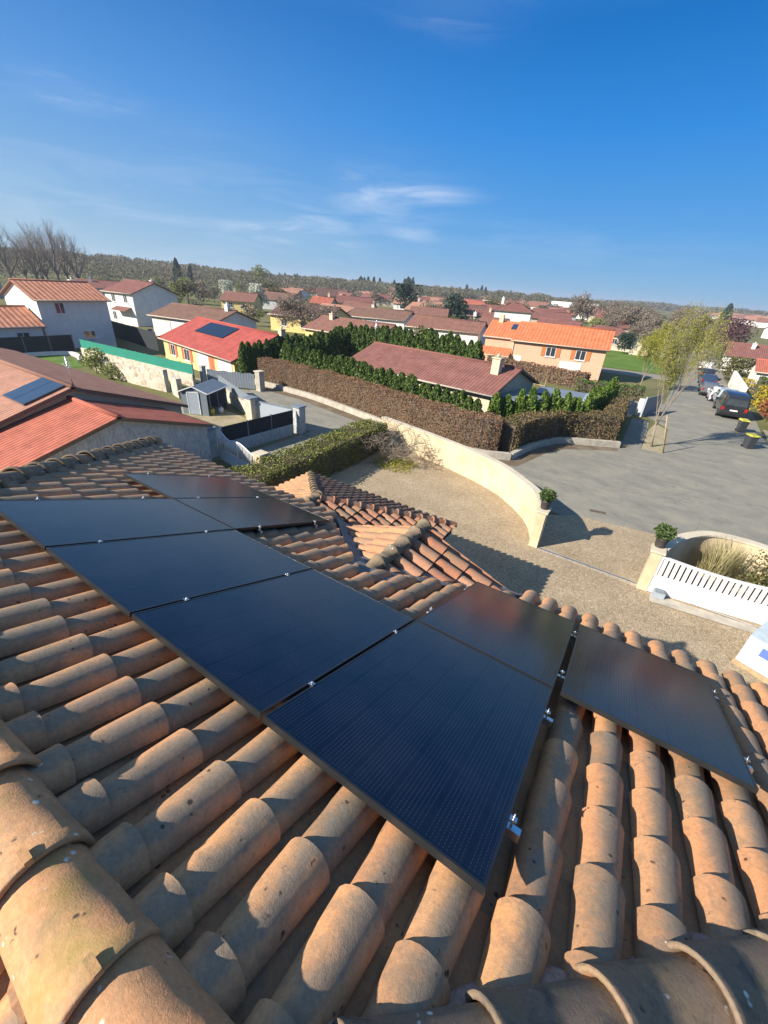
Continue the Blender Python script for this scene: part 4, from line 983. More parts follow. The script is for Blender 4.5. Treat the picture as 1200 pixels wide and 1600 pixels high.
# lean-to, shed, trellis beside it
t = thing('lean_to', 'lean-to shelter with a grey sheet roof against the bungalow gable', 'lean-to', (-8.35, 24.1, 0), math.radians(-7.5))
q = MB(); q.bar((0, 1.5, 2.28), (2.3, 1.5, 2.02), 3.0, .06); q.build('roof', 'slate', t)
for (x, y) in ((2.2, .1), (2.2, 2.9)): MB().box(x-.05, y-.05, 0, x+.05, y+.05, 1.99).build('post', 'wood', t)
t = thing('garden_shed', 'dark grey garden shed with a shallow sheet roof among the conifers', 'shed', (-7.2, 28.8, 0), math.radians(4))
MB().box(0, 0, 0, 3.7, 2.4, 1.85).build('wall', 'slate', t); q = MB(); q.bar((-.15, 1.2, 1.93), (3.1, 1.2, 1.93), 2.7, .08); q.build('roof', 'slate', t); q = MB(); q.bar((3.103, 1.2, 1.93), (3.95, 1.2, 1.93), 2.7, .08); o = q.build('roof', 'greypaint', t); o['label'] = 'pale end sheet of the shed roof'
t = thing('wooden_trellis', 'bare wooden trellis frame between bungalow and beech hedge', 'trellis', (-9.0, 31.8, 0), math.radians(-20))
for i in range(4): MB().bar((0, .0, .7+.45*i), (1.9, 0, .7+.45*i), .06, .05).build('rail', 'wood', t)
for i in range(3): MB().bar((.05+.9*i, .06, 0), (.05+.9*i, .06, 2.5), .07, .05).build('post', 'wood', t)

og = house_at('two_storey_house', 'peach two-storey house with a bright orange tiled roof and brown shutters', -17.9, 56.3, 6.9, 11.3, 8.6, 2.85, 1.85, 'r_orange', 'peach', z0=-1.2,
   wins=((4.9, 2.95, 1.2, 1.15, 'shutter'), (8.5, 2.95, 1.2, 1.15, 'shutter'), (4.0, 1.0, 1.2, .35)), doors=((.9, .9, 2.0, 'whiteglass', 'door'), (7.6, 2.6, 2.0, 'whitepaint', 'garage_door')), sidewin=())
q = MB(); q.tube([(.05, -.08, -.05), (.05, -.08, 3.7)], .05, 6); q.build('downpipe', 'gutter', og)
q = MB(); q.box(-4.0, .8, -.5, -.003, 8.4, 4.0); q.add([(-4, .8, 4.0), (-4, 8.4, 4.0), (-4, 4.6, 5.6), (-.003, .8, 4.0), (-.003, 8.4, 4.0), (-.003, 4.6, 5.6)], [(0, 2, 1), (0, 3, 5, 2), (1, 2, 5, 4)]); o = q.build('wall', 'peach', og); o['label'] = 'lower left wing wall'
q = MB(); sl_ = 1.7/3.8
q.add([(-4.35, .45, 4.0), (-.36, .45, 4.0), (-.36, 4.6, 5.83), (-4.35, 4.6, 5.83), (-4.35, 8.8, 4.0), (-.36, 8.8, 4.0)], [(0, 1, 2, 3), (3, 2, 5, 4)], 0, uvs=[(0, 0), (4, 0), (4, 4.5), (0, 4.5), (0, 0), (4, 0)]); q.add([(-4.35, .45, 4.0), (-.36, .45, 4.0), (-.36, .45, 3.86), (-4.35, .45, 3.86), (-4.35, 4.6, 5.69), (-4.35, 4.6, 5.83)], [(0, 3, 2, 1), (0, 5, 4, 3)], 1); o = q.build('roof', ['r_orange', 'gutter'], og); o['label'] = 'slightly lower roof of the left wing'
q = MB(); q.box(-3.3, 4.0, 5.5, -2.7, 4.6, 6.6); q.build('chimney', 'beige', o)
q = MB(); q.add([(-1.2, 2.6, 5.0), (-.2, 2.6, 5.0), (-.2, 3.9, 5.57), (-1.2, 3.9, 5.57)], [(0, 1, 2, 3)]); q.build('skylight', 'cells_far', o)
q = MB(); q.add([(-4.3, -1.1, 1.9), (-.1, -1.1, 1.9), (-.1, .79, 2.7), (-4.3, .79, 2.7)], [(0, 1, 2, 3)], 0, uvs=[(0, 0), (4, 0), (4, 2), (0, 2)]); q.box(-4.3, -1.1, 1.78, -.1, -1.0, 1.89, 1); o = q.build('canopy', ['r_orange', 'gutter'], og)
for x in (-4.1, -2.0, -.3): MB().box(x-.12, -1.0, -.4, x+.12, -.76, 1.775).build('canopy_post', 'beige', og)

rh = house_at('bungalow', 'yellow bungalow with a bright red roof, roof solar panels and white garage doors', -47.1, 25.0, -11, 15.9, 8.7, 1.62, 1.8, 'r_red', 'yellow', z0=-.7, over=.4, chim=(14.2, 6.1, .9),
   wins=((2.6, 1.2, 1.1, 1.15, 'rust'), (6.1, 1.2, 1.3, 1.15, 'rust')), doors=((9.7, 2.4, 1.95, 'whitepaint', 'garage_door'), (11.6, .9, 1.95, 'rust', 'door'), (14.15, 2.6, 1.95, 'whitepaint', 'garage_door')))
q = MB(); sl = 1.8/4.35
def onsl(x, y, e=.08): return (x, y, 2.32+y*sl+e)
A4 = [(4.0, 2.0), (10.1, 2.0), (10.1, 3.9), (4.0, 3.9)]
q.add([onsl(*p) for p in A4]+[onsl(*p, .02) for p in A4], [(0, 1, 2, 3), (0, 4, 5, 1), (1, 5, 6, 2), (3, 2, 6, 7), (0, 3, 7, 4)]); q.build('solar_array', 'cells_dark', rh)
t1 = house_at('two_storey_house', 'white two-storey house with dark red roof, its blank gable facing right', -76.7, 34.2, 3, 7.2, 7.5, 4.65, 1.45, 'r_maroon', 'white', wins=((2.2, 3.7, .9, 1.1), (5.3, 3.7, .9, 1.1), (1.6, 1.2, .9, 1.2)), chim=(5.6, 4.6, .5))
q = MB(); q.add([(2.6, -1.2, 2.1), (6.4, -1.2, 2.1), (6.4, -.003, 2.6), (2.6, -.003, 2.6)], [(0, 1, 2, 3)], 0, uvs=[(0, 0), (4, 0), (4, 1.3), (0, 1.3)]); q.build('canopy', 'r_maroon', t1)
t2 = house_at('two_storey_house', 'white two-storey house at far left with striped orange channel tiles', -55.0, 17.1, 89, 6.7, 8.5, 4.65, 1.46, 'r_stripe', 'white', wins=((1.9, 3.75, .9, 1.1), (4.1, 1.1, 1.2, .8)), chim=(5.9, 5.4, .5))
t3 = house_at('house_annex', 'single-storey white annex with striped orange roof beside the far left house', -54.2, 6.5, 89, 10.0, 7.2, 2.35, 1.4, 'r_stripe', 'white', wins=((8.3, 1.2, 1.1, 1.0),))
t4 = house_at('bungalow', 'brown roofed bungalow with white garage door behind the red roofed house', -59.9, 31.5, 6, 11.7, 7.3, 2.67, 1.22, 'r_brown', 'white', doors=((2.2, 2.6, 2.0, 'whitepaint', 'garage_door'),), wins=((6.0, 1.3, 1.1, 1.1),), chim=((10.6, 3.4, .7),))
# left neighbour, close by
nb = house_at('neighbour_house', 'neighbour house at left, big faded pink roof with blue solar panels', -40, .3, 0, 20.2, 9.1, 2.15, 1.5, 'r_pink', 'beige', over=.25)
q = MB(); sl = 1.5/4.55
def onn(x, y, e=.09): return (x, y, 2.15+y*sl+e)
for a, b in ((18.15, 19.12), (19.15, 20.1)):
    q.add([onn(a, 2.9), onn(b, 2.9), onn(b, 4.4), onn(a, 4.4), onn(a, 2.9, .03), onn(b, 2.9, .03), onn(b, 4.4, .03), onn(a, 4.4, .03)], [(0, 1, 2, 3), (0, 4, 5, 1), (1, 5, 6, 2), (3, 2, 6, 7), (0, 3, 7, 4)])
q.build('solar_array', simple('blue solar array', (.035, .055, .085), .2, spec=.6), nb)
nb2 = house_at('neighbour_extension', 'lower neighbour extension with brick red roof and combed grey gable wall', -19.75, 1.1, 0, 3.55, 7.2, 2.15, 1.05, 'r_brick', 'combed', over=.18)
a_ = thing('roof_aerial', 'thin television aerial on the neighbour roof ridge', 'aerial', (-19.6, 4.9, 3.6)); MB().tube([(0, 0, 0), (0, 0, 1.2)], .02, 6).build('mast', 'alu', a_)
q = MB()
for i in range(5): q.tube([(-.25, 0, .8+.08*i), (.25, .1, .8+.08*i)], .008, 4)
q.tube([(0, 0, .8), (.0, -.3, 1.15)], .01, 4); q.build('antenna', 'alu', a_)
H = [
 ('bungalow', 'low brown roofed house directly behind the tall cypress row, left part', -40.9, 41.0, -2.4, 11.5, 7.2, 2.57, 1.24, 'r_redbrown', 'yellow', 0, (2.0, 3, .6)),
 ('bungalow', 'brown roofed yellow house behind the large bare weeping tree', -58.6, 51.4, 14, 10.6, 9.3, 2.66, 1.47, 'r_dark', 'yellow', 0, None),
 ('bungalow', 'grey gabled house with brown roof right of the white blossom tree', -100.5, 86.2, 18.7, 9.0, 9.0, 2.64, 1.54, 'r_brown', 'grey_render', 0, None),
 ('bungalow', 'small brown roofed house left of the white blossom tree', -92.0, 67.1, 35, 7.5, 9, 2.65, 1.6, 'r_redbrown', 'yellow', 0, (2, 5, .7)),
 ('bungalow', 'small house with a bright orange roof half hidden by the bare tree', -83.4, 88.3, 26, 5.4, 7.4, 2.8, 1.3, 'r_brick', 'beige', 0, (4, 4.5, 1.2)),
 ('bungalow', 'house with a faded red roof between darker brown roofs', -69.2, 74.0, 5, 8.5, 7.0, 2.4, 1.0, 'r_pink', 'beige', 0, None),
 ('bungalow', 'small brown roofed house in front of the white flowering bushes', -70.9, 85.9, 20, 7.0, 7.6, 2.58, 1.2, 'r_redbrown', 'beige', 0, None),
 ('bungalow', 'wide brown roofed house with a blue grey gable on its right end', -53.3, 66.1, 13, 11.2, 7.8, 2.6, 1.34, 'r_brown', 'white', 0, ((3.0, 5, .8),)),
 ('bungalow', 'brown roofed house in front of the dark round tree', -53.4, 89.4, 24, 8.5, 8.2, 2.6, 1.37, 'r_redbrown', 'beige', 0, None),
 ('bungalow', 'long mottled brown roof just behind the cypress row, right part', -36.6, 60.0, 11, 11.5, 7.7, 2.6, 1.23, 'r_redbrown', 'white', 0, None),
 ('bungalow', 'brown roofed white walled house left of the peach house', -34.0, 75.5, 9, 7.5, 7.6, 2.6, 1.25, 'r_redbrown', 'white', 0, (1.5, 3, .9)),
 ('two_storey_house', 'white two-storey house with red hipped roof behind the peach house', -34.8, 94.0, 14, 7.6, 7.4, 4.9, 1.3, 'r_maroon', 'white', .8, (1.0, 3.6, 1.0)),
 ('bungalow', 'small red roofed house with white gable near the wood edge', -75.5, 165.7, 20, 9.5, 7.5, 2.8, 1.9, 'r_brick', 'white', 0, None),
 ('bungalow', 'small pinkish roofed house left of the second dark tree', -75.5, 130.2, 25, 8.6, 7.5, 2.8, 1.4, 'r_pink', 'white', 0, (1, 3, .8)),
 ('bungalow', 'long red brown roof rising behind the bright orange ridge, left one', -29.5, 110.2, 6.5, 9.5, 6.7, 1.9, 1.3, 'r_maroon', 'beige', 0, None),
 ('bungalow', 'long red brown roof behind the right end of the orange roof', -18.0, 104.2, 9, 9.8, 6.5, 1.7, 1.3, 'r_maroon', 'beige', .8, None),
 ('bungalow', 'maroon roofed house at the right edge beyond the purple tree', 7.9, 91, -2, 11.5, 8.9, 1.4, 1.6, 'r_maroon', 'white', 0, (3.2, 3.0, .7)),
 ('garage_building', 'small white garage with a salmon red roof at the right edge', 10.1, 70.9, 0, 7.5, 6.2, 1.3, 1.1, 'r_brick', 'white', 0, None),
 ('bungalow', 'large brown roof at the far left edge above the striped roof', -135, 25, 75, 14, 11, 5.3, 1.7, 'r_brown', 'grey_render', 0, None),
 ('bungalow', 'small maroon roof between the two white two-storey houses', -128, 52, 50, 9, 8, 3.0, 1.5, 'r_maroon', 'white', 0, (3, 3, .8)),
 ('bungalow', 'small yellow house left of the dark round tree', -178, 272, 30, 11, 9, 4.6, 2.0, 'r_pink', 'yellow', 0, None),
 ('barn', 'long white flat farm building at the wood edge, upper left', -243, 240, 30, 22, 10, 3.6, .6, 'greypaint', 'white', 0, None),
 ('bungalow', 'white gabled house below the long white farm building', -205, 196, 40, 9, 9, 3.4, 2.2, 'r_brown', 'white', 0, None),
 ('bungalow', 'white walled house with grey roof above the orange roofed one', -150, 166, 35, 14, 8, 3.4, 1.5, 'r_dark', 'white', 0, None),
 ('bungalow', 'beige gabled house beside the white flowering bushes', -107, 118, 45, 7, 8, 3.6, 2.0, 'r_dark', 'beige', 0, None),
 ('hall', 'low building with a white roof right of centre before the wood', -64, 262, 10, 24, 16, 3.4, 2.4, 'whitepaint', 'white', 0, None),
 ('bungalow', 'dark roofed house half hidden behind the second dark tree', -60, 128, 20, 9, 8, 2.6, 1.6, 'r_dark', 'beige', 0, None),
 ('bungalow', 'red roofed bungalow left of the white house with hipped roof', -48.5, 110, 14, 9, 8, 2.4, 1.4, 'r_maroon', 'beige', 0, (6, 3, .8)),
]
for nm, lab, x, y, an, L, D, ze, ri, rm, wm, hp, ch in H:
    far = math.hypot(x, y) > 90
    if ch is not None and isinstance(ch[0], tuple): ch = ch[0]
    if far: wn = ((L*.3, 1.6+gz(x, y)*0, 1.0, 1.1), (L*.72, 1.6, 1.0, 1.1))
    else: wn = ((L*.25, 1.4, 1.1, 1.1), (L*.6, 1.4, 1.2, 1.1))
    hz_ = gz(x, y)
    house_at(nm, lab, x, y, an, L, D, ze+(hz_ if hz_ > 0 else 0), ri, rm, wm, hip=hp, chim=ch, wins=wn, small=far, cat={'barn': 'farm building', 'hall': 'building'}.get(nm, 'house'))
# the far suburb, too small to tell apart
fp = house_at('far_house', 'small pale house in the distant suburb', 60, 500, 20, 11, 8, 2.2, 1.8, 'r_pink', 'white', wins=(), small=True, group='distant suburb houses')
fp2 = house_at('far_house', 'small brown roofed house in the distant suburb', 40, 380, -10, 12, 8, 2.2, 2.0, 'r_redbrown', 'white', wins=(), small=True, group='distant brown roofed houses')
for i in range(44):
    y = random.uniform(210, 900); x = y*random.uniform(.035, .26)
    src = fp if i % 2 else fp2
    dup(src, (x, y, gz(x, y)), random.uniform(-.6, .6))
fp3 = house_at('far_house', 'small red brown roofed house in the crowded middle distance', -60, 150, 20, 11, 8, 2.5, 1.6, 'r_maroon', 'beige', wins=((3, 1.4, 1.1, 1.1), (7, 1.4, 1.1, 1.1)), small=True, group='red brown roofs in the middle distance')
fp4 = house_at('far_house', 'small pink roofed house in the crowded middle distance', -90, 140, 20, 10, 8, 2.5, 1.6, 'r_pink', 'white', wins=((3, 1.4, 1.1, 1.1), (7, 1.4, 1.1, 1.1)), small=True, group='pink roofs in the middle distance')
PL_ = [(-60, 150), (-90, 140)]+[(h_[2], h_[3]) for h_ in H]
ct_ = 0
for i in range(400):
    if ct_ >= 34: break
    az = math.radians(random.uniform(-50, -8)); r = random.uniform(105, 260); x, y = r*math.sin(az), r*math.cos(az)
    if any(math.hypot(x-a, y-b) < 17 for a, b in PL_): continue
    PL_.append((x, y)); dup(fp3 if ct_ % 3 else fp4, (x, y, gz(x, y)), random.uniform(-.2, .8)); ct_ += 1
for i in range(14):
    y = random.uniform(230, 420); x = -y*random.uniform(.10, .75)
    src = fp if i % 2 else fp2
    dup(src, (x, y, gz(x, y)), random.uniform(-.4, 1.0), label='small pale house at the foot of the wooded hills' if i % 2 else 'small brown roofed house at the foot of the wooded hills', group='houses at the foot of the hills' if i % 2 else 'brown roofs at the foot of the hills')

# ================================================================== TREES AND SHRUBS
def conifer(name, label, cat, h, r, mat, n=1500, size=.12, group=None, colw=.35, trunk=True):
    t = thing(name, label, cat, (0, 0, 0), 0, group)
    z = RNG.random(n)**.85; prof = np.where(z < .18, .72+z*1.5, (1-z)**.5*1.08); prof = np.clip(prof, 0.02, 1)
    th = RNG.random(n)*2*PI; lob = 1+.16*np.sin(th*5+z*9)+.12*np.sin(z*31+th*2)
    rr = r*prof*lob*(.45+.55*RNG.random(n)**.35)
    P = np.stack([rr*np.cos(th), rr*np.sin(th), .08+z*(h-.08)], 1)
    cards_obj('foliage', P, size*(.7+.6*RNG.random(n))*(1.1-.4*z), mat, t, up=(0, 0, 1.1), aspect=1.7)
    if trunk: MB().tube([(0, 0, 0), (0, 0, h*.55), (.0, 0, h*.9)], [.06, .045, .012], 6).build('trunk', 'bark', t)
    return t
CG = 'young cypresses between bungalow and street hedge'
GB_ = 'tall cypresses behind the bungalow'
GL_ = 'tall cypresses left of the bungalow'
cyps = [conifer('cypress_tree', 'tall dark cypress behind the bungalow', 'conifer', 4.4, .82, 'thuja', n=2300, size=.17, group=GB_) for _ in range(2)]
def row(src, pts, labs, grp, h0, hs, used=[]):
    for i, (x, y) in enumerate(pts):
        s = random.choice(src); k_ = hs(i/(max(1, len(pts)-1)))/h0*random.uniform(.93, 1.07); w_ = k_*random.uniform(.9, 1.15)
        x += random.uniform(-.1, .1); y += random.uniform(-.12, .12)
        if s not in used: used.append(s); s.location = (x, y, gz(x, y)); s.scale = (w_, w_, k_); s.rotation_euler = (0, 0, random.uniform(0, 6)); s['group'] = grp; s['label'] = labs; o = s
        else: o = dup(s, (x, y, gz(x, y)), random.uniform(0, 6), label=labs, sc=(w_, w_, k_), group=grp)
def line(a, b, n): return [(a[0]+(b[0]-a[0])*i/(n-1), a[1]+(b[1]-a[1])*i/(n-1)) for i in range(n)]
row(cyps, line((-30.2, 33.6), (-13.6, 32.4), 26), 'tall dark cypress behind the bungalow', GB_, 4.4, lambda t: 3.9+.9*math.sin(min(1, t*1.6)*PI/2)-.25*t)
row(cyps, line((-29.6, 21.6), (-31.0, 33.0), 17), 'tall dark cypress in the outer row left of the bungalow', GL_, 4.4, lambda t: 3.35+.75*t)
row(cyps, line((-26.0, 23.4), (-28.0, 32.2), 11), 'dark cypress of the inner row left of the bungalow', 'inner cypresses left of the bungalow', 4.4, lambda t: 3.3+.6*t)
yc = [conifer('young_cypress', 'young green cypress in the front row', 'conifer', 2.7, .68, 'thuja', n=1900, size=.12, group=CG) for _ in range(3)]
row(yc, line((-26.6, 23.7), (-8.7, 21.3), 32), 'young green cypress in the front row', CG, 2.7, lambda t: 3.35-.8*t)
lm_ = [conifer('bright_conifer', 'yellow green conifer near the garden shed', 'conifer', 2.6, .5, 'lime', n=1200, size=.11, group='yellow green conifers by the shed') for _ in range(2)]
row(lm_, line((-8.0, 22.6), (-3.9, 25.9), 8), 'yellow green conifer between lean-to and corner hedge', 'yellow green conifers by the lean-to', 2.6, lambda t: 2.6+.4*math.sin(t*PI))
row(lm_, line((-3.6, 28.2), (-2.9, 35.2), 9), 'yellow green conifer right of the garden shed', 'yellow green conifers right of the shed', 2.6, lambda t: 2.7)
row(yc, line((-6.0, 26.6), (-4.3, 27.5), 3), 'green cypress in front of the dark garden shed', 'cypresses before the shed', 2.7, lambda t: 2.3)
hedge('dark_hedge', 'dark green hedge behind the yellow green conifers at the driveway', [(-6.5, 40.5), (-1.0, 41.5)], 1.0, 1.5, 'thuja', dens=90, size=.12)

def branch_tree(seed, h, spread, levels=4, r0=.11, trunk_h=.28, nb=4, up=.55, lean=(0, 0), thin=.0, curl=.25):
    """skeleton: returns list of (pts, radii) and the tips"""
    R = random.Random(seed); segs = []; tips = []
    def grow(p, d, L, r, lev):
        n_ = 4; pts = [p]; rad = [r]
        for i in range(n_):
            d = (d+Vector((R.gauss(0, 1), R.gauss(0, 1), R.gauss(0, .6)+up*.25))*curl*.28).normalized()
            p = p+d*L/n_; pts.append(p); rad.append(max(.004, r*(1-.5*(i+1)/n_)))
            if lev >= levels-1: tips.append((p, d))
            if lev < levels and i >= 1:
                for _ in range(nb if i == n_-1 else max(1, nb-2)):
                    a = Vector((R.gauss(0, 1), R.gauss(0, 1), R.gauss(0, .5))).normalized()
                    nd = (d*(1-spread)+a*spread+Vector((0, 0, up*.35))).normalized()
                    grow(p, nd, L*R.uniform(.5, .72), rad[-1]*.62, lev+1)
        segs.append((pts, rad, lev))
    base = Vector((0, 0, 0)); d0 = Vector((lean[0], lean[1], 1)).normalized()
    tp = [base, base+d0*h*trunk_h*.5, base+d0*h*trunk_h]
    segs.append((tp, [r0*1.25, r0*1.05, r0*.9], 0))
    for k_ in range(nb+2):
        a = 2*PI*k_/(nb+2)+R.uniform(-.3, .3); nd = Vector((math.cos(a)*spread, math.sin(a)*spread, .75)).normalized()
        grow(tp[-1]-d0*R.uniform(0, .12)*h*trunk_h, nd, h*.36*R.uniform(.85, 1.15), r0*.5, 1)
    grow(tp[-1], d0, h*.42, r0*.7, 1)
    return segs, tips
def make_tree(name, label, cat, seed, h, spread, leaf=None, nleaf=3, leafsize=.05, bark='bark', group=None, sigma=.1, **k):
    t = thing(name, label, cat, (0, 0, 0), 0, group)
    segs, tips = branch_tree(seed, h, spread, **k)
    zmax = max(p.z for pts, _, _ in segs for p in pts); s = h/zmax
    tr, br = MB(), MB()
    for pts, rad, lev in segs:
        pts = [p*s for p in pts]
        (tr if lev == 0 else br).tube(pts, [max(r_*s, .006) for r_ in rad], 6 if lev < 2 else 3, cap=lev == 0)
    tr.build('trunk', bark, t); br.build('branches', bark if bark != 'barkpale' else 'barkpale', t)
    if leaf:
        P = np.array([tuple(p*s) for p, _ in tips for _ in range(nleaf)]); P = P+RNG.normal(size=P.shape)*sigma
        P = P[P[:, 2] > h*.15]; cards_obj('foliage', P, leafsize*(.6+.8*RNG.random(len(P))), leaf, t)
    return t
sp_ = make_tree('street_tree', 'spreading street tree with fresh yellow green buds on the grass verge', 'tree', 11, 8.2, .28, 'bud', nleaf=3, leafsize=.062, bark='barkpale', levels=4, r0=.10, trunk_h=.19, nb=3, up=1.1, sigma=.13, curl=.3, lean=(-.20, .0))
sp_.location = (.75, 28.2, .03); sp_.scale = (.8, .8, 1.03)
q = thing('tree_stake', 'thin wooden stake standing beside the street tree', 'stake', (1.43, 27.32, .03)); q.rotation_euler = (0, math.radians(-13), 0); MB().tube([(0, 0, 0), (0, 0, 2.3)], .035, 6).build('pole', 'wood', q); MB().bar((-.55, .6, 1.9), (0, 0, 1.9), .03, .03).build('tie', 'rubber', q)
p2 = make_tree('street_tree', 'second budding tree farther along the street behind the first', 'tree', 23, 9.5, .42, 'bud', nleaf=4, leafsize=.12, bark='barkpale', levels=4, r0=.12, trunk_h=.2, nb=3, up=.7, sigma=.2)
p2.location = (-1.9, 57, gz(-1.9, 57)); p2.scale = (.55, .55, .8)
bt = make_tree('bare_tree', 'wide bare grey tree in front of the brown roofed yellow house', 'tree', 5, 6.2, .62, 'twigs', nleaf=2, leafsize=.12, bark='barkgrey', levels=4, r0=.16, trunk_h=.2, nb=3, up=.25, curl=.45, sigma=.15)
bt.location = (-49.5, 50.5, 0); bt.scale = (1.45, 1.45, 1)
far = make_tree('bare_tree', 'big bare tree in the group right of the orange roof', 'tree', 31, 13, .5, 'twigs', nleaf=2, leafsize=.35, bark='barkgrey', levels=3, r0=.25, trunk_h=.2, nb=4, up=.5, curl=.4, sigma=.4, group='bare trees beyond the lawn')
far.location = (-28, 160, gz(-28, 160))
far2 = make_tree('bare_tree', 'bare tree with brownish crown beyond the lawn', 'tree', 37, 11, .55, 'twigs', nleaf=2, leafsize=.35, bark='barkgrey', levels=3, r0=.22, trunk_h=.2, nb=4, up=.5, curl=.4, sigma=.4, group='bare trees beyond the lawn')
far2.location = (-12, 150, gz(-12, 150)); far2.scale = (.8,)*3; far.scale = (.9,)*3
for i, (x, y, s) in enumerate(((-20, 170, .9), (-6, 140, .75), (-1, 165, .95), (4, 180, .9), (-35, 185, .9), (-3, 120, .62), (-9, 128, .62), (7, 210, .9), (-17, 140, .7), (-24, 205, 1.0), (-13, 215, 1.0), (0, 225, 1.05))):
    dup(far if i % 2 else far2, (x, y, gz(x, y)), random.uniform(0, 6), label='bare tree of the loose group beyond the lawn', sc=s*.78, group='bare trees beyond the lawn')
# tall bare trees on the left hill
hb = make_tree('tall_bare_tree', 'tall bare tree against the sky on the left hill', 'tree', 41, 16.5, .38, None, bark='barkgrey', levels=4, r0=.5, trunk_h=.34, nb=3, up=.8, curl=.35, group='tall bare trees on the left hill')
hb2 = make_tree('tall_bare_tree', 'tall bare tree against the sky on the left hill', 'tree', 43, 15.5, .42, None, bark='barkgrey', levels=4, r0=.46, trunk_h=.3, nb=3, up=.75, curl=.4, group='tall bare trees on the left hill')
hp_ = [(r_*math.sin(math.radians(a_)), r_*math.cos(math.radians(a_))) for a_, r_ in ((-72.6, 172), (-71.4, 180), (-70.6, 168), (-69.8, 176), (-68.9, 171), (-68.1, 180), (-67.2, 174), (-73.8, 170), (-75.2, 178), (-77, 172), (-70.1, 190), (-79, 175))]
for i, (x, y) in enumerate(hp_):
    src = (hb, hb2)[i % 2]
    if i < 2: src.location = (x, y, gz(x, y)-.5)
    else: dup(src, (x, y, gz(x, y)-.5), random.uniform(0, 6), sc=random.uniform(1.0, 1.2))
def blob_tree(name, label, cat, h, r, mat, n, size, group=None, trunkh=.3, squash=1.0, bark='bark'):
    t = thing(name, label, cat, (0, 0, 0), 0, group); parts_ = []
    R = RNG; k_ = 9
    for i in range(k_):
        a = R.random()*2*PI; q_ = R.random()**.5*r*.55; zc = h*(trunkh+.15)+R.random()*h*(.75-trunkh); rr = r*(.42+.25*R.random())
        p = foliage_ball(n//k_, rr, squash, .5)+np.array([q_*math.cos(a), q_*math.sin(a), zc]); parts_.append(p)
    P = np.concatenate(parts_); P = P[P[:, 2] > .1]; P[:, 2] = np.minimum(P[:, 2], h); cards_obj('foliage', P, size*(.6+.8*R.random(len(P))), mat, t)
    MB().tube([(0, 0, 0), (.03, 0, h*.3), (0, .04, h*.6)], [.05*h**.5, .04*h**.5, .02], 6).build('trunk', bark, t)
    return t
def place(t, x, y): t.location = (x, y, gz(x, y)); return t
bl = place(blob_tree('blossom_tree', 'white blossoming tree left of the grey gabled house', 'tree', 6.2, 2.6, 'blossom', 1600, .32), -91, 78)
dup(bl, (-121, 92, gz(-121, 92)), 1, label='white blossoming tree in front of the dark hedge, upper left', sc=1.0)
b3 = dup(bl, (-118, 136, gz(-118, 136)), 2, label='white flowering bushes beside the beige gabled house', sc=(1.4, 1.4, .75))
place(blob_tree('leafy_tree', 'tall pale green tree rising above the wood edge, upper left', 'tree', 13.5, 4.6, 'palegreen', 2200, .5), -195, 172)
place(blob_tree('round_tree', 'dark round evergreen tree beside the yellow house', 'tree', 8.5, 4.6, 'farconifer', 2200, .5), -74, 122)
place(blob_tree('round_tree', 'dark round evergreen tree left of the small red roof', 'tree', 7.0, 4.2, 'farconifer', 2000, .5), -50, 107)
place(blob_tree('plum_tree', 'purple twigged plum tree at the far end of the street', 'tree', 7.5, 4.2, 'purple', 2200, .32), 9.5, 122)
place(conifer('tall_fir', 'tall dark fir standing alone above the distant suburb at right', 'conifer', 12, 3.2, 'farconifer', n=1300, size=.8), 20, 330)
fr = place(conifer('tall_fir', 'taller dark fir against the hill in the upper left', 'conifer', 16, 3.8, 'farconifer', n=1300, size=.7), -194, 123); fr.scale = (.6, .6, .76)
dup(fr, (-189, 126, gz(-189, 126)), 1, label='shorter dark fir against the hill in the upper left', sc=(.45, .45, .6))
for i, (x, y, s) in enumerate(((-32, 72, .5), (-8, 98, .45))):
    dup(bpy.data.objects['round_tree'], (x, y, gz(x, y)), i, label=('dark low tree just left of the peach house roof', 'dark low tree at the far edge of the lawn')[i], sc=s)
# yard of the left neighbours, shrubs
yb_ = place(blob_tree('garden_shrub', 'sprawling yucca-like shrub in the stone walled garden', 'shrub', 2.0, 1.2, 'palegreen', 700, .16), -39.6, 14.4)
dup(yb_, (-36.8, 14.2, 0), 2, label='low green shrub on the slope below the green screen fence', sc=(1, 1, .6))
# court shrubs
ms = make_tree('bare_shrub', 'bare grey twiggy shrub in the corner of the gravel court', 'shrub', 51, 2.1, .7, None, bark='barkpale', levels=4, r0=.03, trunk_h=.06, nb=3, up=.5, curl=.6); ms.location = (-10.4, 14.9, .03); ms.scale = (1.5, 1.5, 1)
mp_ = thing('moss_cushion', 'low yellow green ground cover under the bare shrub', 'ground cover', (-10.0, 14.4, .026)); p = foliage_ball(2600, 1.0, .16, .2); p = p[p[:, 2] > 0]; p[:, 0] *= 1.25; cards_obj('foliage', p, .06, 'bud', mp_)
p = RNG.normal(size=(900, 3))*np.array([.5, .4, .0]); p = p[np.abs(p[:, 0]) < .9]
gr = thing('reed_grass', 'tall dry ornamental grass inside the curved wall behind the gate', 'ornamental grass', (3.35, 12.75, .03))
q = MB()
for i in range(700):
    a = random.random()*6.28; rr = random.random()**.5*.45; h_ = random.uniform(.8, 1.7); ln = random.uniform(.1, .55); b = Vector((rr*math.cos(a), rr*math.sin(a)*.8, 0)); m1 = b+Vector((math.cos(a)*ln*.3, math.sin(a)*ln*.3, h_*.6)); e = b+Vector((math.cos(a)*ln, math.sin(a)*ln, h_)); s = Vector((-math.sin(a), math.cos(a), 0))*.008
    q.add([b-s, b+s, m1+s, m1-s, e], [(0, 1, 2, 3), (3, 2, 4)])
q.build('blades', 'drygrass', gr)
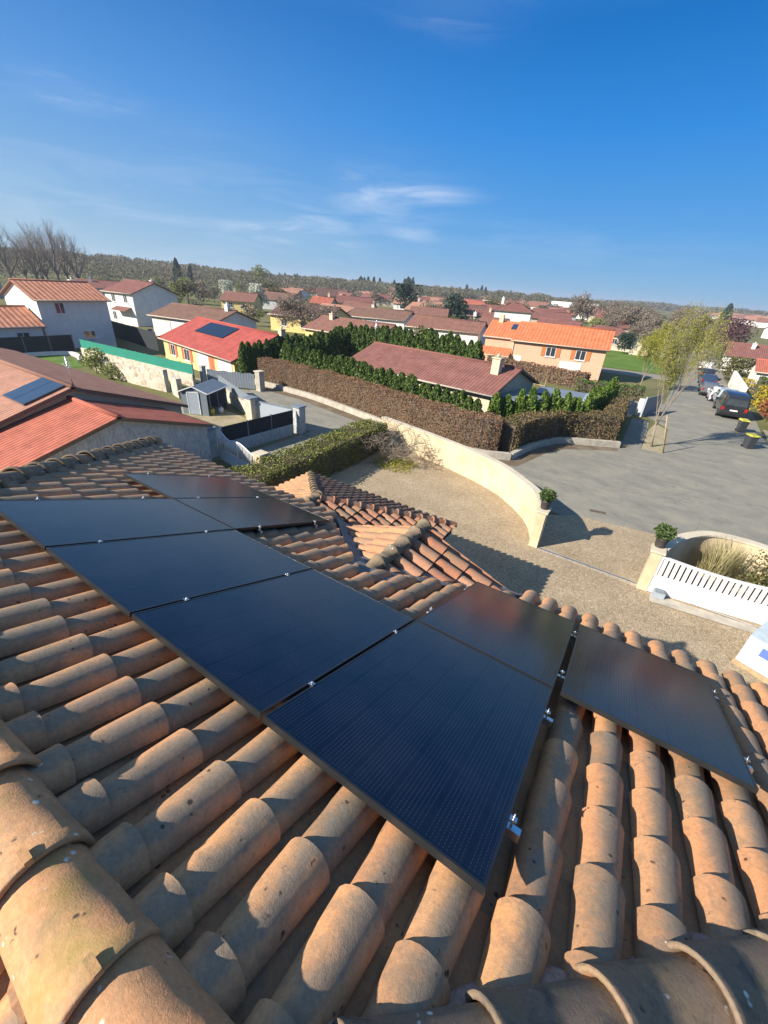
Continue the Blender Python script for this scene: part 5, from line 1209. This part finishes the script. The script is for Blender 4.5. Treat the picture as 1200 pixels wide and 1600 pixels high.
q_ = place(blob_tree('flowering_shrub', 'loose green shrub with pale flowers behind the white gate', 'shrub', 1.7, .85, 'olive', 1500, .07), 4.25, 12.35)
place(blob_tree('garden_shrub', 'low grey green shrub on the ground behind the white gate', 'shrub', .6, .55, 'green', 700, .06), 5.5, 12.2)
place(blob_tree('garden_shrub', 'low dark heather clump at the foot of the curved wall', 'shrub', .45, .4, 'purple', 500, .05), 2.75, 12.35)
# right side shrubs
def bush(lab, x, y, h, r, mat, n=1500, size=.13, sq=.9, sc=None):
    t = place(blob_tree('garden_bush', lab, 'bush', h, r, mat, n, size, trunkh=.0, squash=sq), x, y)
    if sc: t.scale = sc
bush('big olive green bush behind the parked black van', 8.5, 40.9, 2.3, 1.5, 'olive', 2400)
bush('red leaved bush between the olive and the yellow bush', 8.9, 44.6, 2.2, 1.4, 'redshrub', 2000)
bush('yellow flowering bush right of the parked cars', 9.0, 49.0, 2.2, 1.6, 'yellowshrub', 2000)
bush('second olive bush at the right edge behind the red one', 10.9, 42.8, 2.6, 1.9, 'olive', 1800)
hedge('green_hedge', 'clipped bright green hedge running to the right edge behind the yellow bush', [(8.6, 56.5), (20, 57.5)], 1.6, 2.0, 'green', dens=60, size=.16)
bush('loose green shrubs beyond the white wall at the street', 8.6, 78, 3.2, 2.6, 'olive', 1800, .22)
bush('grey green shrubs in front of the maroon roofed house', 12.0, 82, 3.0, 2.6, 'green', 1600, .22)
bush('orange brown low bush beside the white garage', 9.3, 69.5, 1.4, 1.4, 'yellowshrub', 900, .16)
wallthing('white_wall', 'tall white wall along the right pavement behind the dark cars', 'wall', [(7.9, 57.5), (8.0, 73)], .3, -1.3, .75, 'white')
# clumps between the houses
GC = 'garden trees between the far houses'
cl = [blob_tree('garden_tree', l_+' between the far houses', 'tree', 5.5, 2.8, m_, 700, .38, GC) for m_, l_ in (('twigs', 'bare brown garden tree'), ('olive', 'olive green garden tree'), ('wood_far', 'grey leafless garden tree'), ('palegreen', 'pale green garden tree'))]
CP = []
for i in range(95):
    while True:
        az = math.radians(random.uniform(-62, -2)); r = random.uniform(62, 235); x, y = r*math.sin(az), r*math.cos(az)
        if -13 < x < 9 and y < 112: continue
        if x < -32 and y < 45: continue
        if any(abs(x-h_[2]-h_[5]/2) < 7 and abs(y-h_[3]-3) < 6.5 for h_ in H): continue
        break
    CP.append((x, y))
for i, (x, y) in enumerate(CP):
    s = random.uniform(.5, 1.1)*(1 if math.hypot(x, y) > 110 else .7)
    if i < 4: cl[i].location = (x, y, gz(x, y)); cl[i].scale = (s,)*3
    else: dup(cl[i % 4], (x, y, gz(x, y)), random.uniform(0, 6), sc=(s*random.uniform(.9, 1.5), s, s*random.uniform(.7, 1.1)))
# wooded hills: one mass of crowns too many to count
def wood(name, label, spots, mat, n_each, size):
    allP = []; 
    for x, y, h, r in spots:
        d = RNG.normal(size=(n_each, 3)); d /= np.linalg.norm(d, axis=1)[:, None]
        d[:, 2] = np.abs(d[:, 2]); p = d*(r*(.65+.35*RNG.random(n_each)))[:, None]; p[:, 2] = p[:, 2]/r*h*.62+h*.38-(RNG.random(n_each)*h*.38)*(RNG.random(n_each) < .3)
        allP.append(p+np.array([x, y, gz(x, y)]))
    P = np.concatenate(allP); tn = np.clip(np.repeat(RNG.random(len(spots)), n_each)*.7+RNG.random(len(P))*.35, 0, 1)
    o = cards_obj(name, P, size*(.6+.8*RNG.random(len(P)))*np.repeat([max(.5, math.hypot(s[0], s[1])/400) for s in spots], n_each), mat, tint=tn)
    o['label'] = label; o['category'] = 'wood'; o['kind'] = 'stuff'; return o
spots = []
for i in range(1500):
    u = random.random(); az = -88+u*(88-4); a = math.radians(az)
    rmin = 175+max(0, az+60)*2.6; rmin = min(rmin, 330) if az > -60 else 150
    if az < -52: rmin = 165+(az+88)*1.2
    r = rmin+(random.random()**.8)*(330 if az < -40 else 420)
    spots.append((r*math.sin(a), r*math.cos(a), random.uniform(7.5, 10.5) if az < -14 else random.uniform(6, 8.5), random.uniform(4, 7.5)))
for i in range(260):
    az = random.uniform(-6, 24); r = random.uniform(800, 1500); a = math.radians(az); spots.append((r*math.sin(a), r*math.cos(a), random.uniform(7, 12), random.uniform(12, 22)))
wood('wood', 'leafless grey brown wood covering the low hills behind the houses', spots, 'wood_far', 200, 1.0)
fc = conifer('far_spruce', 'dark spruce on the wooded skyline', 'conifer', 16, 3.0, 'farconifer', n=500, size=1.4, group='spruces on the skyline'); first = True
for az0, az1, n_, r0_, sc_ in ((-57.5, -55.5, 5, 330, .8), (-46.5, -43.5, 7, 500, .9), (-37.5, -32.0, 14, 430, 1.05), (-31.4, -29.5, 7, 380, 1.15), (-23.8, -21.2, 8, 460, 1.05), (-40, -39.3, 2, 440, .8), (-18.5, -15, 5, 520, .7)):
    for i in range(n_):
        a = math.radians(random.uniform(az0, az1)); r = r0_+random.uniform(-15, 25); x, y = r*math.sin(a), r*math.cos(a); s = sc_*random.uniform(.5, .8)
        if first: fc.location = (x, y, gz(x, y)); fc.scale = (s,)*3; first = False
        else: dup(fc, (x, y, gz(x, y)), random.uniform(0, 6), sc=(s*.9, s*.9, s))

# ================================================================== LEFT NEIGHBOURS' YARD
def posts_along(t, a, b, n, h, z0=0, r=.03, mat='slate'):
    for i in range(n):
        k_ = i/(n-1); x = a[0]+(b[0]-a[0])*k_; y = a[1]+(b[1]-a[1])*k_; MB().box(x-r, y-r, z0, x+r, y+r, h).build('post', mat, t)
def screen(name, label, a, b, z0, z1, mat, n, cat='fence', wallmat=None, postmat='slate'):
    t = thing(name, label, cat, (a[0], a[1], 0)); bb = (b[0]-a[0], b[1]-a[1])
    if wallmat: MB().sweep_wall([(0, 0), bb], .22, 0, z0-.003).build('low_wall', wallmat, t)
    MB().sweep_wall([(0, 0), bb], .02, z0, z1).build('screen', mat, t)
    posts_along(t, (0, .04), (bb[0], bb[1]+.04), n, z1+.06, z0); return t
screen('screen_fence', 'long green screen fence on the stone wall below the red roofed house', (-47.3, 16.9), (-30.6, 17.35), .95, 1.70, 'greenscreen', 12, wallmat='stone')
screen('screen_fence', 'tall dark screen fence behind the green one at the white house', (-60.0, 26.2), (-47.4, 24.4), .05, 1.95, 'darkscreen', 8)
screen('screen_fence', 'dark screen fence below the windows of the far left white house', (-50.8, 9.4), (-50.6, 17.6), .05, 1.7, 'darkscreen', 5)
screen('screen_fence', 'dark screen fence on a low combed wall behind the white scroll gate', (-17.25, 9.7), (-17.05, 14.35), .62, 1.42, 'darkscreen', 4, wallmat='combed')
screen('screen_fence', 'grey screen fence on the low stone wall beside the metal shed', (-27.5, 17.3), (-20.9, 14.7), .85, 1.45, 'slate', 4, wallmat='stone')
wallthing('stone_wall', 'pale rubble stone wall stepping down below the green fence', 'wall', [(-40.6, 14.9), (-34.3, 14.7), (-30.4, 15.0)], .35, 0, [1.0, 1.25, 1.6], 'stone')
wallthing('stone_wall', 'short rubble stone wall stub at the air conditioner', 'wall', [(-29.6, 15.0), (-28.2, 14.6)], .35, 0, 1.35, 'stone')
wallthing('pool_wall', 'low white curved pool edge on the lawn of the far left house', 'low wall', smoothpath([(-50.3, 12.6), (-50.2, 15.0), (-49.3, 16.6), (-46.8, 16.3), (-44.6, 15.3)]), .3, 0, .35, 'white')
pillar(-20.45, 14.35, 1.55, .55, 'stone pillar at the left end of the grey sliding gate', 'stone', 'slate')
pillar(-16.95, 14.85, 1.62, .50, 'combed render pillar at the right end of the grey sliding gate', 'combed', 'slate')
t = thing('solid_gate', 'plain grey blue sliding gate between two pillars', 'gate', (-20.1, 14.5, 0), math.atan2(.35, 2.9)); MB().box(0, -.04, .06, 2.9, .04, 1.30).build('panel', 'greypaint', t); MB().box(0, -.05, 1.303, 2.9, .05, 1.36).build('rail', 'slate', t)
pillar(-26.3, 20.2, 1.55, .5, 'grey gate pillar at the left end of the brown hedge', 'concrete', 'coping'); pillar(-30.8, 18.35, 1.5, .35, 'slim gate pillar beside the end of the green fence', 'grey_render', 'coping')
t = thing('plank_gate', 'dark wooden plank gate at the drive of the red roofed house', 'gate', (-30.5, 18.45, 0), math.atan2(1.7, 4.0))
for i in range(18): MB().box(.05+i*.225, -.02, .08, .05+i*.225+.2, .02, 1.25+.04*math.sin(i*1.3)).build('plank', 'slate', t)
for z in (.3, 1.0): MB().box(.05, .025, z, 4.1, .06, z+.09).build('rail', 'black', t)
t = thing('metal_shed', 'grey metal garden shed with white trim and one open bay', 'shed', (-24.75, 12.5, 0), math.radians(25))
# door face along +x (front), ridge runs along y
mb = MB(); mb.box(0, 0, 0, 1.7, .04, 1.45); mb.add([(0, .0, 1.45), (1.7, 0, 1.45), (.85, 0, 1.75), (0, .04, 1.45), (1.7, .04, 1.45), (.85, .04, 1.75)], [(0, 1, 2), (3, 5, 4)]); mb.box(0, .04, 0, .04, 2.5, 1.45); mb.box(.04, 2.46, 0, 1.7, 2.5, 1.45); mb.build('wall', 'slate', t)
mb = MB(); mb.add([(-.1, -.1, 1.42), (.85, -.1, 1.80), (.85, 2.6, 1.80), (-.1, 2.6, 1.42), (1.85, -.1, 1.42), (1.85, 2.6, 1.42)], [(0, 1, 2, 3), (1, 4, 5, 2)], 0); ro_ = mb.build('roof', 'slate', t)
mb = MB(); mb.bar((-.1, -.12, 1.42), (.85, -.12, 1.80), .03, .06); mb.bar((.85, -.12, 1.80), (1.85, -.12, 1.42), .03, .06); mb.bar((1.87, -.12, 1.42), (1.87, 2.6, 1.42), .03, .06); mb.build('trim', 'whitepaint', ro_)
mb = MB(); mb.box(.45, -.03, .05, 1.15, -.003, 1.40); d_ = mb.build('door', 'greypaint', t); mb = MB(); mb.box(.40, -.045, .05, .447, -.004, 1.45); mb.box(1.153, -.045, .05, 1.20, -.004, 1.45); mb.box(.40, -.045, 1.403, 1.20, -.004, 1.45); mb.build('door_frame', 'whitepaint', d_)
for x, y in ((1.66, .3), (1.66, 1.3), (1.66, 2.3)): MB().box(x, y, 0, x+.05, y+.05, 1.45).build('post', 'slate', t)
for lab, x, y, c in (('yellow watering can in the open bay of the metal shed', -23.4, 13.6, 'yellowlid'), ('white bucket standing in the open shed bay', -23.3, 14.2, 'whitepaint')):
    t = thing('garden_can' if 'can' in lab else 'bucket', lab, 'garden tool', (x, y, 0)); MB().tube([(0, 0, 0), (0, 0, .35)], [.13, .17], 12).build('body', c, t); q = MB(); q.tube([(-.14, 0, .33), (-.1, 0, .5), (.1, 0, .5), (.14, 0, .33)], .012, 5, cap=False); q.build('handle', c, t)
# white scroll gate with fanned bars
t = thing('scroll_gate', 'white two-leaf metal gate with curved top and fanned bars', 'gate', (-16.75, 9.15, 0), math.radians(-9)); lf = 1.72
for k_ in (0, 1):
    x0 = k_*(lf+.03); L = MB(); L.box(x0, -.02, .08, x0+lf, .02, .62); L.build('lower_panel', simple('white gate sheet with painted blue shade', (.52, .58, .64), .5), t)  # bluish shade on the white sheet is put into its colour
    fr_ = MB(); tops = []
    for i in range(13):
        s = i/12; tops.append((x0+s*lf, 0, (1.42-.28*sstep(s, .1, .9)) if k_ == 1 else 1.55-.25*sstep(s, .1, .6)+.08*sstep(s, .6, 1)))
    fr_.tube(tops, .028, 6); fr_.tube([(x0, 0, .05), tops[0]], .03, 6); fr_.tube([(x0+lf, 0, .05), tops[-1]], .03, 6); fr_.tube([(x0, 0, .65), (x0+lf, 0, .65)], .025, 6); fr_.build('gate_frame', 'whitepaint', t)
    for i in range(15):
        s = (i+.5)/15; j = int(s*12); zt = tops[j][2]; b_ = (x0+(.5+(s-.5)*.8)*lf, 0, .66) if .25 < s < .75 else (x0+s*lf, 0, .66)
        MB().tube([b_, (x0+s*lf, 0, zt)], .019, 5).build('bar', 'whitepaint', t)
pillar(-17.5, 9.15, 1.5, .5, 'mossy beige pillar between grey gable wall and white scroll gate', 'combed', 'slate')
pillar(-13.3, 8.7, 1.42, .42, 'cream gate pillar with a grey cap beside the clipped hedge', 'wallcream', 'coping')
# garden furniture at the far left house
t = thing('slatted_table', 'white slatted garden table behind the dark screen', 'garden table', (-52.4, 14.0, 0), math.radians(80))
for i in range(7): MB().box(-1.3+.37*i, -.6, .72, -1.3+.37*i+.28, .6, .76).build('slat', 'whitepaint', t)
for x in (-1.2, 1.2):
    for y in (-.5, .5): MB().box(x-.04, y-.04, 0, x+.04, y+.04, .717).build('leg', 'slate', t)
t = thing('play_house', 'small yellow and grey plastic play house on the lawn', 'play house', (-62.5, 27.5, 0)); MB().box(-.6, -.5, 0, .6, .5, 1.0).build('wall', 'yellow', t); MB().add([(-.7, -.6, 1), (.7, -.6, 1), (.7, .6, 1), (-.7, .6, 1), (-.7, 0, 1.6), (.7, 0, 1.6)], [(0, 1, 5, 4), (2, 3, 4, 5), (0, 4, 3), (1, 2, 5)]).build('roof', 'slate', t); MB().box(-.2, -.53, 0, .2, -.503, .8).build('door', 'rust', t)
wallthing('stone_wall', 'low stone retaining wall in front of the white two-storey house', 'wall', [(-75, 29.5), (-57, 26.5)], .4, 0, .9, 'stone')
t = thing('water_butt', 'dark round water butt beside the garage wall', 'water butt', (-57.8, 29.8, 0)); MB().tube([(0, 0, 0), (0, 0, .5), (0, 0, 1.0)], [.3, .36, .3], 12).build('body', 'slate', t); MB().tube([(0, 0, 1.002), (0, 0, 1.04)], .31, 12).build('lid', 'black', t)

# ================================================================== VEHICLES AND BINS
def car(label, x, y, rz, paintm, kind='car', L=4.4, W=1.8, Hh=1.5, group='vehicles parked along the street'):
    t = thing('parked_van' if kind == 'van' else 'parked_car', label, 'van' if kind == 'van' else 'car', (x, y, gz(x, y)), rz, group)
    # side profile (y from rear 0 to front L); z of lower body, belt and roof
    if kind == 'van': st = [(0, .42, 1.0, 1.0), (.02, .35, 1.05, Hh-.12), (.25, .28, 1.08, Hh), (L*.55, .26, 1.08, Hh), (L*.70, .26, 1.05, Hh-.12), (L*.82, .28, 1.0, 1.12), (L*.9, .3, .98, 1.0), (L-.08, .32, .80, .82), (L, .42, .62, .64)]
    else: st = [(0, .45, .78, .80), (.03, .36, .90, .94), (.12, .30, .95, 1.08), (L*.14, .26, .96, Hh-.13), (L*.25, .24, .97, Hh), (L*.48, .24, .95, Hh-.01), (L*.60, .24, .93, Hh-.22), (L*.70, .25, .90, .98), (L*.85, .28, .85, .88), (L-.07, .32, .70, .72), (L, .42, .55, .57)]
    vs = []; per = 10
    for (yy, zb, zm, zt) in st:
        w0 = W/2*(.93 if yy in (0, L) else 1); wr = w0*(.80 if zt > zm+.1 else .93)
        vs += [(-w0*.9, yy, zb), (-w0, yy, zb+.14), (-w0*1.0, yy, (zb+zm)/2), (-w0*.97, yy, zm), (-wr, yy, zt-.03), (-wr*.85, yy, zt), (wr*.85, yy, zt), (wr, yy, zt-.03), (w0*.97, yy, zm), (w0, yy, (zb+zm)/2), (w0, yy, zb+.14), (w0*.9, yy, zb)]
    per = 12; n_ = len(st); fs = []
    body = MB()
    for i in range(n_-1):
        for k_ in range(per): fs.append((i*per+k_, (i+1)*per+k_, (i+1)*per+(k_+1) % per, i*per+(k_+1) % per))
    fs += [tuple(range(per)), tuple(range(n_*per-1, (n_-1)*per-1, -1))]
    body.add(vs, fs, 0, smooth=True); b = body.build('body', paintm, t); b.location = (0, -L/2, 0)
    md = b.modifiers.new('bevel', 'BEVEL'); md.width = .03; md.segments = 2; md.limit_method = 'ANGLE'; md.angle_limit = math.radians(35)
    def quad(name, pts, mat, par=None, th=None):
        o = MB().add(pts, [(0, 1, 2, 3)]).build(name, mat, par or t); o.location = (0, -L/2, 0); return o
    zb, zr_ = (1.12, Hh-.2) if kind == 'van' else (1.0, Hh-.17)
    yr0, yr1 = (-.008, .02) if kind == 'van' else (.085, L*.14-.03)
    quad('rear_window', [(-W*.40, yr0+(.0 if kind == 'van' else .02), zb), (W*.40, yr0+(.0 if kind == 'van' else .02), zb), (W*.36, yr1-(.0 if kind == 'van' else .0), zr_), (-W*.36, yr1, zr_)], 'glass')
    yw0, yw1 = (L*.82, L*.71) if kind == 'van' else (L*.70, L*.60); zw0, zw1 = (1.14, Hh-.14) if kind == 'van' else (1.0, Hh-.25)
    quad('windscreen', [(W*.42, yw0+.02, zw0), (-W*.42, yw0+.02, zw0), (-W*.36, yw1+.03, zw1+.02), (W*.36, yw1+.03, zw1+.02)], 'glass')
    for sx in (-1, 1):
        x0, x1 = sx*(W/2*.975), sx*(W/2*.86)
        ya, yb2 = (.3, L*.72) if kind == 'van' else (L*.17, L*.64); yc_, yd = (.3, L*.66) if kind == 'van' else (L*.24, L*.55)
        for s0, s1 in ((0, .46), (.5, 1)):
            quad('side_window', [(x0, ya+(yb2-ya)*s0, zb-.04), (x0, ya+(yb2-ya)*s1, zb-.04), (x1+sx*.012, yc_+(yd-yc_)*s1, zr_+.03), (x1+sx*.012, yc_+(yd-yc_)*s0, zr_+.03)], 'glass')
        MB().box(sx*W*.42-.10, -.02, .72, sx*W*.42+.10, .015, .98).build('tail_lamp', 'tail', t).location = (0, -L/2, 0)
        MB().box(sx*W*.38-.16, -.03, .58, sx*W*.38+.16, .03, .72).build('headlight', 'lampclear', t).location = (0, L/2-.02, 0)
        MB().box(sx*(W/2+.02)-.10, -.06, 0, sx*(W/2+.02)+.10, .06, .15).build('mirror', paintm, t).location = (sx*.08, L*.66-L/2, 1.0)
        for yy in (.82, L-.85):
            q = MB(); q.tube([(0, 0, 0), (.2, 0, 0)], .32, 18, 0); w_ = q.build('wheel', 'rubber', t); w_.location = (sx*(W/2-.10)-.10+sx*.03, yy-L/2, .32); q = MB(); q.tube([(-.005, 0, 0), (.205, 0, 0)], .19, 14, 0); q.build('rim', 'alu', w_)
    MB().box(-.26, -.02, 0, .26, 0, .11).build('number_plate', 'whitepaint', t).location = (0, -L/2-.01, .62 if kind != 'van' else .68)
    MB().box(-W*.47, -.05, .30, W*.47, .05, .50).build('bumper', 'black', t).location = (0, -L/2, 0)
    return t
car('black van parked nearest, seen from behind beside the olive bush', 5.65, 44.2, .02, 'car_black', 'van', 4.9, 1.88, 1.92)
car('silver estate car parked just ahead of the black van', 5.75, 50.2, .03, 'car_silver', 'car', 4.6, 1.8, 1.55)
car('white car parked third from the front of the row, by the yellow bush', 5.7, 56.0, .0, 'car_white', 'car', 4.4, 1.8, 1.6)
car('grey car parked beyond the white one', 5.1, 62.0, .02, 'car_grey', 'car', 4.3, 1.75, 1.48)
car('dark blue car parked at the near end of the white wall', 5.2, 69.5, .03, 'car_blue', 'car', 4.4, 1.8, 1.5)
car('black car parked beside the far end of the white wall', 5.3, 77, .0, 'car_black', 'car', 4.3, 1.78, 1.46)
car('small white car farther up the street beyond the black ones', 5.4, 88, .0, 'car_white', 'car', 4.1, 1.75, 1.45)
car('grey car farthest up the street near the purple tree', 5.6, 99, .0, 'car_grey', 'car', 4.2, 1.75, 1.45)
car('white car parked left of the grey gabled house', -93.5, 73.5, 1.2, 'car_white', 'car', 4.3, 1.78, 1.48, group='cars in the far left gardens')
def wbin(lab, x, y, rz):
    t = thing('wheelie_bin', lab, 'wheelie bin', (x, y, gz(x, y)+.02), rz, 'wheelie bins at the kerb'); t.scale = (.88,)*3
    vs = [(-.22, -.25, .05), (.22, -.25, .05), (.22, .22, .05), (-.22, .22, .05), (-.28, -.34, .95), (.28, -.34, .95), (.28, .34, .95), (-.28, .34, .95)]
    MB().add(vs, [(3, 2, 1, 0), (4, 5, 6, 7), (0, 1, 5, 4), (1, 2, 6, 5), (2, 3, 7, 6), (3, 0, 4, 7)]).build('body', 'bin', t)
    MB().add([(-.31, -.39, .953), (.31, -.39, .953), (.31, .36, .953), (-.31, .36, .953), (-.27, -.34, 1.04), (.27, -.34, 1.04), (.27, .34, 1.07), (-.27, .34, 1.07)], [(3, 2, 1, 0), (4, 5, 6, 7), (0, 1, 5, 4), (1, 2, 6, 5), (2, 3, 7, 6), (3, 0, 4, 7)]).build('lid', 'yellowlid', t)
    for sx in (-1, 1): MB().tube([(sx*.2-.03, .28, .1), (sx*.2+.03, .28, .1)], .1, 10).build('wheel', 'rubber', t)
    MB().tube([(-.22, .41, .93), (.22, .41, .93)], .018, 6).build('handle', 'bin', t)
wbin('dark wheelie bin with yellow lid, the nearer one on the road', 6.1, 32.9, .5); wbin('dark wheelie bin with yellow lid, farther one beside the van shadow', 6.05, 37.6, .3)
bar_ = thing('garden_wall', 'low grey wall and pale pillar at the driveway between conifers and street', 'wall', (-2.6, 37.0, 0)); MB().box(0, -.1, 0, 1.6, .1, 1.0).build('wall', 'grey_render', bar_); MB().box(1.62, -.2, 0, 2.0, .2, 1.3).build('pillar', 'white', bar_)
t = thing('driveway_gate', 'dark solid gate slanting open beside the street tree', 'gate', (-.5, 36.4, 0), math.radians(72)); MB().box(0, -.03, .08, 3.2, .03, 1.5).build('panel', 'slate', t); MB().box(-.06, -.06, 0, -.003, .06, 1.6).build('post', 'greypaint', t)
wallthing('green_wall', 'green tarpaulin and pale walls beyond the lawn', 'wall', [(-10.5, 108), (-3, 109)], .4, -1.2, 1.0, 'greenscreen')
t = thing('concrete_block', 'pale concrete block standing at the far edge of the lawn', 'utility block', (-5.6, 99.5, -1.2), .1); MB().box(-1.6, -1, 0, 1.6, 1, 2.6).build('wall', 'beige', t); MB().box(-1.75, -1.15, 2.603, 1.75, 1.15, 2.75).build('roof', 'concrete', t)
wallthing('kerb_wall', 'pale low wall along the far edge of the lawn', 'low wall', [(-16, 103.5), (.8, 101.5)], .3, -1.2, -.6, 'coping')

# ================================================================== HAZE AND LABELS
hz = MB().box(-1900, -300, -2.6, 1900, 2600, 24).build('haze', simple('haze', (1, 1, 1)))
hm = bpy.data.materials.new('thin haze'); hm.use_nodes = True; hn = hm.node_tree; hn.nodes.clear()
ho = hn.nodes.new('ShaderNodeOutputMaterial'); hv = hn.nodes.new('ShaderNodeVolumePrincipled'); hv.inputs['Color'].default_value = (.80, .88, 1, 1); hv.inputs['Density'].default_value = .00035; hv.inputs['Anisotropy'].default_value = .2
hn.links.new(hv.outputs[0], ho.inputs['Volume']); hz.data.materials.clear(); hz.data.materials.append(hm); hz['kind'] = 'stuff'; hz['label'] = 'thin pale blue haze over the whole valley'; hz['category'] = 'haze'
ONES = 'zeroth first second third fourth fifth sixth seventh eighth ninth tenth eleventh twelfth thirteenth fourteenth fifteenth sixteenth seventeenth eighteenth nineteenth'.split()
TENS = {2: 'twent', 3: 'thirt', 4: 'fort', 5: 'fift', 6: 'sixt', 7: 'sevent', 8: 'eight', 9: 'ninet'}
def ordinal(n): return ONES[n] if n < 20 else (TENS[n//10]+'ieth' if n % 10 == 0 else TENS[n//10]+'y '+ONES[n % 10])
from collections import defaultdict
bl_ = defaultdict(list)
for o in bpy.data.objects:
    if o.parent is None and 'group' in o and 'label' in o: bl_[o['label']].append(o)
for lab, os_ in bl_.items():
    if len(os_) < 2: continue
    os_.sort(key=lambda o: math.atan2(o.location.x+.06, o.location.y+2.41))
    for i, o in enumerate(os_):
        n_ = len(os_)
        pre = 'leftmost' if i == 0 else ('rightmost' if i == n_-1 else ordinal(i+1)+' from the left')
        o['label'] = ('%s %s' % (pre, lab)) if i in (0, n_-1) else '%s, %s' % (lab, pre)
